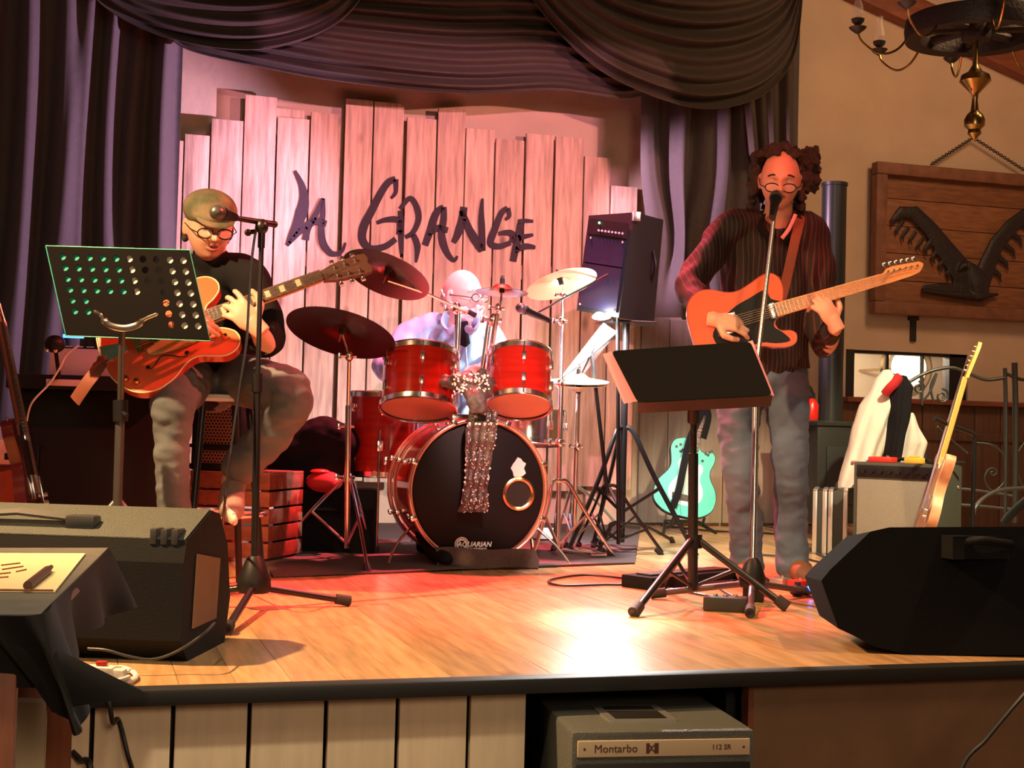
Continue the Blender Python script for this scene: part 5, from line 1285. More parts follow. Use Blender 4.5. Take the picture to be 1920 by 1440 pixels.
# ============================================================ PEOPLE
def limb(mb, pts, n=16, side=None):
    """pts: (Vector, r) or (Vector, (a, b)); tapered closed limb with ball ends"""
    c = [V(p[0]) for p in pts]; rs = [p[1] if isinstance(p[1], tuple) else (p[1], p[1]) for p in pts]
    cc_ = []; rr_ = []
    for i in range(len(c) - 1):
        for k in range(4):
            s = k / 4; g = lambda j: c[max(0, min(len(c) - 1, j))]
            a, b, d, e = g(i-1), g(i), g(i+1), g(i+2)
            cc_.append(.5 * ((2*b) + (d-a)*s + (2*a-5*b+4*d-e)*s*s + (3*b-a-3*d+e)*s**3)); rr_.append((rs[i][0] + (rs[i+1][0] - rs[i][0]) * s, rs[i][1] + (rs[i+1][1] - rs[i][1]) * s))
    cc_.append(c[-1]); rr_.append(rs[-1])
    mb.tube(cc_, rr_, n, side=side)
    for p, r in ((c[0], rs[0]), (c[-1], rs[-1])): mb.ball(p, min(r) * .99, 14, 10)
    return mb

def hand_mb(mb, wrist, d, back, curls, size=1., thumb=1, spread=.16, thumb_in=.7):
    """d: direction wrist->knuckles, back: direction the back of the hand faces, thumb: +1 / -1 side"""
    d = V(d).normalized(); back = V(back); back = (back - d * back.dot(d)).normalized(); sd = d.cross(back) * thumb; wrist = V(wrist)
    s = size; pc = wrist + d * .048 * s
    ax = Matrix((d, sd, back)).transposed()
    mb.ball(pc, (.058*s, .043*s, .019*s), 14, 10, ax=ax); mb.ball(wrist + d * .07 * s, (.028*s, .041*s, .016*s), 12, 8, ax=ax)
    mb.tube([wrist - d * .03 * s, wrist + d * .03 * s], [(.030*s, .024*s), (.034*s, .022*s)], 12, side=sd)
    lens = [(.042, .027, .022), (.046, .031, .023), (.042, .029, .022), (.033, .022, .020)]
    for i in range(4):
        base = wrist + d * (.088 - .004 * abs(i - 1) - (.006 if i == 3 else 0)) * s + sd * (.030 - .0205 * i) * s
        dirn = (d + sd * spread * (1.2 - i) * .6).normalized(); p = base; pts = [(base - d * .02 * s, .0105*s), (base, .0105*s)]
        axv = dirn.cross(back).normalized(); q = dirn.copy(); r_ = .0098
        for k, l in enumerate(lens[i]):
            q = Matrix.Rotation(-curls[i] * (.9, 1.1, .8)[k], 3, axv) @ q; p = p + q * l * s; pts.append((p, (r_ - .0009 * k) * s))
        limb_simple(mb, pts)
    tb = wrist + d * .022 * s + sd * .030 * s
    t1 = tb + (d * .55 + sd * .75 - back * .1).normalized() * .040 * s; t2 = t1 + (d * .85 + sd * (.45 - thumb_in * .6) - back * thumb_in * .5).normalized() * .032 * s; t3 = t2 + (d * .9 + sd * (.1 - thumb_in * .6) - back * thumb_in * .6).normalized() * .025 * s
    limb_simple(mb, [(tb - sd * .01 * s, .015*s), (t1, .0135*s), (t2, .0115*s), (t3, .0095*s)])
def limb_simple(mb, pts):
    for (a, ra), (b, rb) in zip(pts[:-1], pts[1:]):
        if (b - a).length > 1e-5: mb.tube([a, b], [ra, rb], 10)
    for a, ra in pts: mb.ball(a, ra, 10, 8)

def head_axes(fwd, up): 
    f = V(fwd).normalized(); u_ = V(up); u_ = (u_ - f * u_.dot(f)).normalized(); r_ = f.cross(u_); return f, u_, r_
def head_mb(mb, c, fwd, up, s=1., jaw=1., mouth_open=0.):
    """head centred at c (between the eyes' height, skull middle), s=1 -> 0.235 m tall"""
    f, u_, r_ = head_axes(fwd, up); n, k = 64, 48; vs = []; fs = []
    g = lambda x, m_, w: math.exp(-((x - m_) / w) ** 2)
    for i in range(k + 1):
        th = PI * i / k
        for j in range(n):
            ph = 2 * PI * j / n; x = math.sin(th) * math.cos(ph); y = math.sin(th) * math.sin(ph); z = math.cos(th)   # x forward, y right, z up
            X = x * .098; Y = y * .077; Z = z * .118
            if z < 0:   # jaw narrows, goes forward
                Y *= 1 - .20 * (-z) ** 1.4; X = X * (1 - .18 * (-z)) + .016 * (-z); 
                if x < 0: X *= 1 - .35 * (-z)
            fr = max(0, x)
            if fr > .2:
                a = y * 1.0
                X += .007 * g(z, .24, .09) * fr                         # brow
                X -= .015 * g(z, .07, .10) * (g(a, .34, .17) + g(a, -.34, .17)) * fr   # sockets
                X += (.014 * g(z, .02, .12) + .036 * g(z, -.17, .09) + .014 * g(z, -.06, .10)) * g(a, 0, .10 + .06 * g(z, -.2, .1)) * fr   # nose
                X += .006 * g(z, -.22, .16) * (g(a, .42, .16) + g(a, -.42, .16))           # cheeks
                X += .010 * (g(z, -.39, .045) + g(z, -.50, .05)) * g(a, 0, .24) * fr      # lips
                X -= (.008 + .016 * mouth_open) * g(z, -.445, .03 + .03 * mouth_open) * g(a, 0, .20) * fr
                X += .014 * g(z, -.78, .14) * g(a, 0, .35) * fr * jaw                     # chin
            p = V(c) + f * X * s + r_ * Y * s + u_ * Z * s; vs.append(p)
    for i in range(k):
        for j in range(n): fs.append(((i+1)*n+j, (i+1)*n+(j+1)%n, i*n+(j+1)%n, i*n+j))
    mb.add(vs, fs)
    for sd in (-1, 1):   # ears
        e = V(c) + r_ * sd * .079 * s - f * .008 * s - u_ * .008 * s
        ax = Matrix((f * .9 + r_ * sd * -.3, r_ * sd, u_)).transposed()
        mb.ball(e, (.017*s, .008*s, .032*s), 14, 10, ax=ax)
    return f, u_, r_
def face_parts(t, c, f, u_, r_, s, glasses=True, mouth=False, gl_dz=0., brow='hair_grey'):
    c = V(c)
    for sd in (-1, 1):
        e = c + f * .074 * s + r_ * sd * .031 * s + u_ * .010 * s
        MB().ball(e, .0115 * s, 14, 10).build('eye', 'eye', t)
        MB().tube(crom([c + f * .091*s + r_*sd*.014*s + u_*.028*s, c + f * .090*s + r_*sd*.032*s + u_*.034*s, c + f * .080*s + r_*sd*.050*s + u_*.026*s], 4), .0035 * s, 6).build('eyebrow', brow, t)
    lp = MB()
    for dz_, w_ in ((-.0445, .0035), (-.0575, .0045)):
        lp.tube(crom([c + f*.074*s + r_*-.024*s - u_*.051*s, c + f*.094*s + r_*-.010*s + u_*dz_*s, c + f*.097*s + u_*(dz_ - .001)*s, c + f*.094*s + r_*.010*s + u_*dz_*s, c + f*.074*s + r_*.024*s - u_*.051*s], 4), [.001] + [w_ * s] * 15 + [.001], 6)
    lp.build('lips', 'lips', t, kind='stuff')
    if mouth:
        MB().ball(c + f * .083 * s - u_ * .053 * s, (.010*s, .022*s, .012*s), 14, 10, ax=Matrix((f, r_, u_)).transposed()).build('mouth', 'mouth', t)
    if glasses:
        gp = MB(); gz = -.002 + gl_dz; 
        for sd in (-1, 1):
            o_ = c + f * .108 * s + r_ * sd * .033 * s + u_ * gz * s
            pts = [o_ + r_ * .026*s*math.cos(a) + u_ * .017*s*math.sin(a) - f * .004*s*abs(math.cos(a)) for a in [2*PI*k/20 for k in range(21)]]
            gp.tube(pts, .0024 * s, 6)
            gp.tube([o_ + r_*sd*.026*s - f*.004*s, c + f*.075*s + r_*sd*.078*s + u_*(gz+.004)*s, c - f*.01*s + r_*sd*.083*s + u_*.006*s], .002 * s, 6)
        gp.tube([c + f*.112*s - r_*.008*s + u_*gz*s, c + f*.115*s + u_*(gz+.004)*s, c + f*.112*s + r_*.008*s + u_*gz*s], .0022 * s, 6)
        o = gp.build('glasses', 'glass_frame', t)
        for sd in (-1, 1):
            o_ = c + f * .107 * s + r_ * sd * .033 * s + u_ * gz * s
            MB().add([o_ + r_ * .025*s*math.cos(a) + u_ * .016*s*math.sin(a) for a in [2*PI*k/16 for k in range(16)]], [tuple(range(16))]).build('lens', 'lens', o)
def cloth(a, b, f1=7., f2=18.): return lambda p, n_: a * noise.noise(p * f1) + b * noise.noise(V((p.x, p.y, p.z * .5)) * f2)

# ------------------------------------------------------------ singer
def singer():
    t = thing('person', 'standing singer with curly grey hair and dark pinstriped shirt playing an orange solid guitar', 'person', (P(1430, 1080, 5.8).x, P(1430, 1080, 5.8).y, 0))
    J = P; hc = J(1463, 338, 5.76); f, u_, r_ = head_axes(-F * .93 - UP * .28 - RT * .16, UP * .97 - F * .2 + RT * .03); S_ = 1.05
    sh = [J(1362, 425, 5.86), J(1514, 430, 5.88)]; el = [J(1296, 535, 5.72), J(1542, 640, 5.78)]; wr = [J(1340, 600, 5.42), J(1566, 612, 5.42)]
    b = MB(); head_mb(b, hc, f, u_, S_, mouth_open=1.)
    limb(b, [(J(1452, 425, 5.86), .062), (J(1460, 395, 5.82), .058), (hc - u_ * .07, .055)])
    limb(b, [(J(1440, 470, 5.9), (.15, .10)), (J(1440, 560, 5.9), (.14, .10)), (J(1432, 660, 5.9), (.14, .10))], side=RT)
    for i in (0, 1):
        limb(b, [(sh[i], .048), (el[i], .042), (wr[i], .029)])
    # strumming hand
    hand_mb(b, wr[0], RT * .92 - UP * .14 - F * .18, -F * .8 + UP * .5, [.5, .6, .7, .8], 1.02, thumb=1, thumb_in=.6)
    # fretting hand: palm below the neck, fingers curl over the front
    hand_mb(b, J(1566, 608, 5.38), UP * .86 - RT * .50, -F * .85 + RT * .35 + UP * .2, [.55, .6, .65, .7], 1.0, thumb=1, thumb_in=.1)
    for h, k, a in ((J(1398, 700, 5.9), J(1388, 880, 5.74), J(1400, 1055, 5.86)), (J(1475, 700, 5.9), J(1482, 880, 5.78), J(1484, 1052, 5.84))): limb_simple(b, [(h, .06), (k, .045), (a, .030)])
    remesh(b, 'body', 'skin', t, .0045, 1)
    face_parts(t, hc, f, u_, r_, S_, gl_dz=-.012)
    MB().ball(hc + f * .080 * S_ - u_ * .055 * S_, (.012, .020, .012), 14, 10, ax=Matrix((f, r_, u_)).transposed()).build('mouth', 'mouth', t)
    h = MB(); rn = random.Random(4)
    for i in range(230):
        a = rn.uniform(-PI, PI); z = rn.uniform(-1.15, 1.0); q = V((math.cos(a), math.sin(a) , 0))
        if q.x > .15 and z < .72: continue
        if q.x > -.1 and z < -.2 and abs(q.y) < .8: continue
        rr_ = math.sqrt(max(.05, 1 - min(1, abs(z)) ** 2)) if z > 0 else 1.0
        side_b = 1.25 if q.y > .3 else 1.05
        p = hc + (f * q.x * .098 * rr_ + r_ * q.y * .085 * rr_ * side_b + u_ * z * .115) * S_ * rn.uniform(.98, 1.10) + u_ * .012 - f * .02
        h.ball(p, rn.uniform(.012, .020), 8, 6)
    for i in range(240):   # loose locks on the right side
        p = J(1500 + rn.uniform(-10, 34), 300 + rn.uniform(-22, 58), 5.82 + rn.uniform(-.05, .07)); h.ball(p, rn.uniform(.008, .017), 8, 6)
    for i in range(60):
        p = J(1418 + rn.uniform(-8, 8), 300 + rn.uniform(-12, 60), 5.83 + rn.uniform(-.03, .05)); h.ball(p, rn.uniform(.014, .022), 8, 6)
    remesh(h, 'hair', 'hair_grey', t, .0055, 3, lambda p, n_: .009 * noise.noise(p * 38) + .007 * noise.noise(p * 90))
    s = MB()
    limb(s, [(J(1445, 428, 5.88), (.15, .085)), (J(1440, 480, 5.9), (.205, .12)), (J(1438, 560, 5.9), (.195, .13)), (J(1432, 640, 5.9), (.185, .135)), (J(1432, 690, 5.9), (.195, .14))], side=RT)
    limb(s, [(J(1410, 420, 5.86), .066), (J(1368, 430, 5.86), .070), (J(1326, 484, 5.80), .066), (el[0], .062), (J(1316, 575, 5.56), .052), (J(1330, 592, 5.47), .044)])
    limb(s, [(J(1485, 416, 5.86), .066), (J(1516, 428, 5.86), .070), (J(1538, 520, 5.85), .066), (el[1], .058), (J(1556, 628, 5.58), .048), (J(1563, 617, 5.46), .040)])
    remesh(s, 'shirt', 'pinstripe_shirt', t, .008, 3, cloth(.016, .016))
    c1 = MB(); 
    for pts in ([(1432,405,5.80),(1425,425,5.76),(1448,448,5.75),(1452,430,5.76)], [(1492,400,5.80),(1502,420,5.76),(1478,450,5.75),(1468,432,5.76)]):
        c1.tube(crom([J(*p) for p in pts], 4), [(.022, .008)] * 13, 10, side=F)
    remesh(c1, 'collar', 'black_cloth', t, .006, 1)
    MB().tube(crom([J(1492, 402, 5.72), J(1480, 428, 5.70), J(1466, 447, 5.70)], 5), [(.008, .003)] * 11, 8, side=RT).build('necklace', 'pink_lit_paper', t)
    p_ = MB(); 
    limb(p_, [(J(1434, 668, 5.9), (.17, .125)), (J(1434, 715, 5.9), (.175, .13))], side=RT)
    limb(p_, [(J(1398, 700, 5.9), .098), (J(1384, 790, 5.82), .090), (J(1388, 880, 5.75), .074), (J(1396, 970, 5.80), .068), (J(1400, 1040, 5.84), .070), (J(1402, 1062, 5.83), .072)])
    limb(p_, [(J(1472, 700, 5.9), .098), (J(1478, 790, 5.84), .090), (J(1483, 880, 5.78), .074), (J(1482, 970, 5.82), .068), (J(1484, 1040, 5.82), .072), (J(1485, 1058, 5.81), .074)])
    remesh(p_, 'jeans', 'jeans', t, .009, 2, lambda p, n_: .010 * noise.noise(V((p.x, p.y, p.z * 1.6)) * 9) + .006 * noise.noise(V((p.x, p.y, p.z * 2.)) * 20))
    for (x0, y0, dd, x1, y1, d1_) in ((1404, 1076, 5.86, 1400, 1092, 5.70), (1486, 1074, 5.82, 1516, 1090, 5.66)):
        a = J(x0, y0, dd); e = J(x1, y1, d1_); a.z = .045; e.z = .038; dn = V((e.x - a.x, e.y - a.y, 0)).normalized()
        m_ = MB(); limb(m_, [(a - dn * .06, .040), (a + dn * .02 + V((0, 0, .02)), (.044, .05)), (e, (.046, .034)), (e + dn * .05, (.036, .026))], side=dn.cross(V((0, 0, 1))))
        for q in range(len(m_.v)): m_.v[q].z = max(.004, m_.v[q].z)
        remesh(m_, 'shoe', 'shoe_brown', t, .006, 1)
    st = MB(); 
    stp = [J(1494, 400, 5.92), J(1500, 410, 5.76), J(1492, 445, 5.70), J(1480, 500, 5.70), J(1468, 550, 5.60), J(1457, 575, 5.46)]
    o = st.tube(crom(stp, 5), [(.020, .003)] * 26, 8, side=RT).build('guitar_strap', 'strap_leather'); tag(o, 'brown strap over the pinstriped shirt holding the orange solid guitar', 'strap')
singer()

# ------------------------------------------------------------ seated guitarist
def guitarist():
    t = thing('person', 'seated man in flat cap, glasses and black top playing the orange semi hollow guitar', 'person', (P(390, 1060, 5.0).x, P(390, 1060, 5.0).y, 0))
    J = P; hc = J(392, 424, 4.98); f, u_, r_ = head_axes(-F * .80 - UP * .30 + RT * .36, UP * .90 - F * .42 + RT * .22); S_ = 1.05
    sh = [J(322, 512, 5.14), J(462, 518, 4.98)]; el = [J(250, 622, 5.0), J(503, 642, 4.88)]; wr = [J(318, 606, 4.66), J(482, 614, 4.77)]
    b = MB(); head_mb(b, hc, f, u_, S_)
    limb(b, [(J(396, 510, 5.08), .062), (J(396, 475, 5.04), .056), (hc - u_ * .06, .055)])
    limb(b, [(J(396, 560, 5.12), (.14, .10)), (J(392, 690, 5.15), (.13, .10))], side=RT)
    limb(b, [(sh[0], .046), (el[0], .040), (wr[0], .028)]); limb(b, [(sh[1], .046), (J(497, 640, 4.9), .042), (J(492, 634, 4.83), .036), (wr[1], .028)])
    hand_mb(b, wr[0], RT * .8 + UP * .1, -F * .8 + UP * .4, [.4, .5, .6, .6], 1.0, thumb=1)
    hand_mb(b, J(482, 614, 4.76), UP * .66 - RT * .68 , RT * .25 - F * .9 + UP * .1, [.42, .5, .55, .6], 1.05, thumb=1, thumb_in=.1, spread=.3)
    for h, k, a in ((J(365, 705, 5.15), J(325, 745, 4.72), J(322, 1050, 4.78)), (J(428, 700, 5.15), J(550, 735, 4.86), J(440, 885, 4.96))): limb_simple(b, [(h, .06), (k, .045), (a, .030)])
    limb(b, [(J(440, 875, 4.96), .034), (J(432, 905, 4.95), .034)])
    remesh(b, 'body', 'skin', t, .0045, 1)
    face_parts(t, hc, f, u_, r_, S_)
    # flat cap
    c_ = MB(); ax = Matrix((f, r_, u_)).transposed()
    c_.ball(hc + u_ * .058 - f * .008, (.118, .096, .074), 24, 14, ax=ax); c_.ball(hc + u_ * .048 + f * .045, (.085, .080, .040), 24, 12, ax=ax)
    remesh(c_, 'cap', 'cap_cloth', t, .006, 2)
    MB().ball(hc + u_ * .045 + f * .095, (.055, .068, .010), 20, 10, ax=Matrix(((f - u_ * .35).normalized(), r_, (u_ + f * .35).normalized())).transposed()).build('cap_peak', 'cap_cloth', t)
    h = MB(); rn = random.Random(8)
    for i in range(40):
        a = rn.uniform(.5, 1.0) * PI * (1 if i % 2 else -1); p = hc + f * math.cos(a) * .092 + r_ * math.sin(a) * .079 - u_ * rn.uniform(-.01, .06); h.ball(p, .014, 8, 6)
    remesh(h, 'hair', 'hair_grey', t, .006, 1)
    s = MB()
    limb(s, [(J(396, 505, 5.08), (.12, .075)), (J(394, 545, 5.1), (.19, .115)), (J(394, 620, 5.12), (.185, .125)), (J(392, 700, 5.14), (.185, .135))], side=RT)
    limb(s, [(J(396, 508, 5.07), .068), (J(396, 488, 5.05), .066)])
    limb(s, [(J(350, 508, 5.12), .07), (sh[0], .074), (J(285, 575, 5.06), .066), (el[0], .060), (J(278, 625, 4.84), .050), (J(296, 616, 4.74), .044)])
    limb(s, [(J(430, 512, 5.05), .07), (sh[1], .074), (J(486, 575, 4.94), .064), (J(500, 632, 4.90), .066), (J(492, 640, 4.87), .052)])
    remesh(s, 'black_top', 'black_cloth', t, .008, 3, cloth(.014, .014))
    p_ = MB(); limb(p_, [(J(394, 690, 5.16), (.165, .13)), (J(394, 712, 5.16), (.165, .13))], side=RT)
    limb(p_, [(J(368, 708, 5.12), .095), (J(345, 722, 4.92), .092), (J(326, 742, 4.74), .082), (J(323, 820, 4.74), .062), (J(324, 930, 4.76), .058), (J(324, 1030, 4.78), .060)])
    limb(p_, [(J(428, 705, 5.12), .098), (J(490, 722, 4.98), .094), (J(545, 738, 4.87), .084), (J(535, 775, 4.88), .074), (J(490, 835, 4.93), .070), (J(452, 872, 4.95), .072)])
    remesh(p_, 'jeans', 'jeans_grey', t, .009, 2, lambda p, n_: .010 * noise.noise(V((p.x, p.y, p.z * 1.6)) * 9) + .006 * noise.noise(V((p.x, p.y, p.z * 2.)) * 20))
    m_ = MB(); limb(m_, [(J(444, 896, 4.98), .040), (J(436, 920, 4.93), .044), (J(434, 948, 4.86), (.048, .036)), (J(436, 966, 4.80), (.038, .026))], side=RT); remesh(m_, 'shoe', 'shoe_grey', t, .006, 1)
    m_ = MB(); limb(m_, [(J(419, 940, 4.88), (.012, .03)), (J(426, 962, 4.82), (.012, .034)), (J(440, 974, 4.76), (.012, .026))], side=RT); remesh(m_, 'shoe_sole', 'white_rubber', t, .006, 1)
    a = V((J(322, 1060, 4.78).x, J(322, 1060, 4.78).y, .045)); dn = V((-F.x + .1, -F.y, 0)).normalized()
    m_ = MB(); limb(m_, [(a - dn * .05, .040), (a + dn * .04 + V((0, 0, .01)), (.044, .044)), (a + dn * .16, (.044, .030))], side=RT)
    for q in range(len(m_.v)): m_.v[q].z = max(.004, m_.v[q].z)
    remesh(m_, 'shoe', 'shoe_grey', t, .006, 1)
    # stool
    c = J(412, 742, 5.12); q = V((c.x, c.y, 0)); t = thing('bar_stool', 'round bar stool with pale seat rim under the seated guitarist', 'stool', q)
    MB().lathe([(.001, c.z - .022), (.150, c.z - .022), (.156, c.z - .012), (.150, c.z + .002), (.001, c.z + .004)], Matrix.Translation(q), n=32).build('seat', 'white_rubber', t)
    for k in range(4):
        a = PI / 4 + PI * k / 2 + .2; MB().cyl(q + V((.12 * math.cos(a), .12 * math.sin(a), c.z - .03)), q + V((.20 * math.cos(a), .20 * math.sin(a), 0)), .013, 10).build('leg', 'black_metal', t)
    zr = J(430, 968, 4.95).z; MB().torus(.178, .010, Matrix.Translation(q + V((0, 0, max(.18, zr)))), n=36).build('foot_ring', 'chrome', t)
guitarist()

# ------------------------------------------------------------ drummer
def drummer():
    t = thing('person', 'drummer with bald head, white beard and light blue shirt behind the drum kit', 'person', (P(845, 1000, 6.95).x, P(845, 1000, 6.95).y, 0))
    J = P; hc = J(866, 556, 6.85); f, u_, r_ = head_axes(RT * .80 - F * .60 - UP * .08, UP - F * .03); S_ = 1.12
    sh = [J(782, 612, 6.9), J(912, 625, 7.0)]; el = [J(722, 690, 6.75), J(935, 705, 6.85)]; wr = [J(745, 690, 6.5), J(905, 690, 6.62)]
    b = MB(); head_mb(b, hc, f, u_, S_)
    limb(b, [(J(853, 625, 6.92), .066), (J(858, 600, 6.9), .060), (hc - u_ * .07, .058)])
    limb(b, [(J(848, 680, 6.98), (.15, .10)), (J(842, 800, 7.0), (.14, .11))], side=RT)
    for i in (0, 1): limb(b, [(sh[i], .048), (el[i], .042), (wr[i], .029)])
    hand_mb(b, wr[0], RT * .5 - F * .6 + UP * .1, UP, [1.0, 1.1, 1.1, 1.1], 1.0, thumb=-1); hand_mb(b, wr[1], -RT * .2 - F * .8, UP, [1.0, 1.1, 1.1, 1.1], 1.0, thumb=1)
    for h, k, a in ((J(820, 838, 7.0), J(790, 880, 6.62), J(800, 1010, 6.62)), (J(868, 838, 7.0), J(935, 885, 6.62), J(945, 1010, 6.66))): limb_simple(b, [(h, .06), (k, .045), (a, .030)])
    remesh(b, 'body', 'skin_pale', t, .0065, 1)
    face_parts(t, hc, f, u_, r_, S_, brow='hair_white')
    h = MB(); rn = random.Random(3)
    for i in range(90):   # beard
        a = rn.uniform(-1.35, 1.35); z = rn.uniform(-1.02, -.40)
        if z > -.45 and abs(a) < .5: continue
        rr_ = math.sqrt(max(.05, 1 - min(1, abs(z * .85)) ** 2)); p = hc + f * (math.cos(a) * .098 * rr_ + .012) * S_ + r_ * math.sin(a) * .068 * rr_ * S_ + u_ * z * .122 * S_; h.ball(p, .011, 8, 6)
    for i in range(14): h.ball(hc + f * .105 * S_ + r_ * rn.uniform(-.03, .03) - u_ * rn.uniform(.036, .046) * S_, .008, 8, 6)
    remesh(h, 'beard', 'hair_white', t, .0055, 1, lambda p, n_: .004 * noise.noise(p * 60))
    h = MB()
    for i in range(60):
        a = rn.uniform(.48, 1.0) * PI * (1 if i % 2 else -1); p = hc + f * math.cos(a) * .096 * S_ + r_ * math.sin(a) * .077 * S_ + u_ * rn.uniform(-.05, .035); h.ball(p, .009, 8, 6)
    remesh(h, 'hair', 'hair_white', t, .0055, 1)
    s = MB()
    limb(s, [(J(850, 618, 6.93), (.13, .085)), (J(848, 655, 6.97), (.20, .12)), (J(845, 730, 7.0), (.195, .135)), (J(842, 830, 7.0), (.19, .14))], side=RT)
    limb(s, [(J(815, 612, 6.92), .066), (J(785, 618, 6.9), .070), (J(752, 650, 6.84), .072), (el[0], .064), (J(738, 692, 6.6), .052)])
    limb(s, [(J(885, 612, 6.96), .075), (sh[1], .080), (J(928, 665, 6.95), .070), (el[1], .062), (J(915, 698, 6.7), .052)])
    remesh(s, 'shirt', 'shirt_blue', t, .008, 2, cloth(.014, .016))
    for pts in ([(838,590,6.80),(832,608,6.77),(842,622,6.73),(856,612,6.74)], [(884,596,6.80),(893,610,6.77),(886,622,6.73),(872,614,6.74)]):
        MB().tube(crom([J(*p) for p in pts], 4), [(.028, .008)] * 12 + [(.008, .006)], 10, side=UP).build('collar', 'shirt_blue', t)
    MB().tube(crom([J(864, 604, 6.78), J(868, 625, 6.78), J(873, 650, 6.80)], 4), [(.034, .012)] * 4 + [(.026, .012)] * 4 + [(.006, .008)], 10, side=RT).build('undershirt', 'black_cloth', t)
    MB().tube([J(873, 650, 6.80), J(876, 700, 6.83), J(876, 760, 6.83)], .005, 6).build('shirt_placket', 'shirt_blue', t)
    p_ = MB(); limb(p_, [(J(842, 830, 7.0), (.165, .13)), (J(842, 845, 7.0), (.165, .13))], side=RT)
    for h_, k, a in ((J(820, 838, 7.0), J(790, 880, 6.62), J(800, 1005, 6.62)), (J(868, 838, 7.0), J(935, 885, 6.62), J(945, 1005, 6.66))): limb(p_, [(h_, .09), (k, .075), (a, .055)])
    remesh(p_, 'trousers', 'jeans', t, .010, 2)
    for x0 in ((800, 6.6), (945, 6.64)):
        a = V((J(x0[0], 1010, x0[1]).x, J(x0[0], 1010, x0[1]).y, .045)); dn = V((-F.x, -F.y, 0)).normalized()
        m_ = MB(); limb(m_, [(a - dn * .05, .038), (a + dn * .12, (.042, .030))], side=RT)
        for q in range(len(m_.v)): m_.v[q].z = max(.018, m_.v[q].z)
        remesh(m_, 'shoe', 'black_cloth', t, .007, 1)
    for i, (x0, y0, x1, y1) in enumerate(((752, 686, 800, 650), (903, 688, 922, 646))):
        a = J(x0, y0, 6.45 if i == 0 else 6.55); e = J(x1, y1, 6.30 if i == 0 else 6.32); t2 = thing('drumstick', ('wooden drumstick in the left seen hand over the larger tom', 'wooden drumstick held up beside the smaller tom')[i], 'drumstick', a)
        MB().tube([a, a.lerp(e, .8), e], [.0075, .006, .003], 8).build('shaft', 'maple', t2); MB().ball(e, .0055).build('tip', 'maple', t2)
drummer()

# ============================================================ RIGHT BACKGROUND
# stove with pipe
q = P(1556, 790, 8.75); zt = P(1556, 790, 8.75).z; pt = P(1566, 341, 8.75)
t = thing('wood_stove', 'black stove body with a tall black flue pipe behind the singer', 'stove', (q.x, q.y, 0))
rp = .078
MB().cyl((q.x, q.y, zt - .01), (q.x, q.y, pt.z), rp, 32).build('flue_pipe', 'stove_black', t)
MB().lathe([(rp, -.012), (rp + .006, -.010), (rp + .006, .010), (rp, .012)], Matrix.Translation((q.x, q.y, pt.z - .01)), n=32, close=False).build('pipe_collar', 'stove_black', t)
x0 = P(1510, 900, 8.5); Mx = rotz((q.x - .22, q.y - .24, 0), 0)
MB(Mx).box((0, 0, .08), (.44, .44, zt), .015).build('stove_body', 'stove_black', t); MB(Mx).box((-.015, -.015, zt - .03), (.455, .455, zt), .006).build('top_plate', 'stove_black', t)
d_ = MB(Mx).box((.06, -.012, .2), (.38, .002, .55), .006).build('stove_door', 'stove_black', t); MB(Mx).cyl((.35, -.03, .34), (.35, -.03, .42), .008, 8).build('door_handle', 'iron', d_)
for x_ in (.03, .41):
    for y_ in (.03, .41): MB(Mx).cyl((x_, y_, 0), (x_, y_, .09), .018, 10).build('leg', 'stove_black', t)
# fire extinguisher
q = P(1521, 760, 8.3); t = thing('fire_extinguisher', 'red fire extinguisher with black top half hidden behind the singer leg', 'extinguisher', (q.x, q.y, P(1521, 788, 8.3).z))
e0, e1 = P(1521, 788, 8.3).z, P(1521, 752, 8.3).z
MB().lathe([(.001, e0), (.040, e0), (.044, e0 + .02), (.044, e1 - .02), (.03, e1), (.012, e1 + .02), (.001, e1 + .02)], Matrix.Translation((q.x, q.y, 0)), n=24).build('cylinder', 'extinguisher_red', t)
MB().tube(crom([(q.x, q.y, e1 + .015), (q.x, q.y - .01, e1 + .05), (q.x - .03, q.y - .02, e1 + .085), (q.x - .045, q.y - .02, e1 + .04)], 5), .010, 8).box((q.x - .02, q.y - .015, e1 + .015), (q.x + .02, q.y + .015, e1 + .05), .006).build('valve', 'black_plastic', t)
MB().box((q.x - .06, q.y - .06, e0 - .012), (q.x + .06, q.y + .10, e0), .002).cyl((q.x, q.y + .06, 0), (q.x, q.y + .06, e0 - .01), .012).build('post', 'stove_black', t)

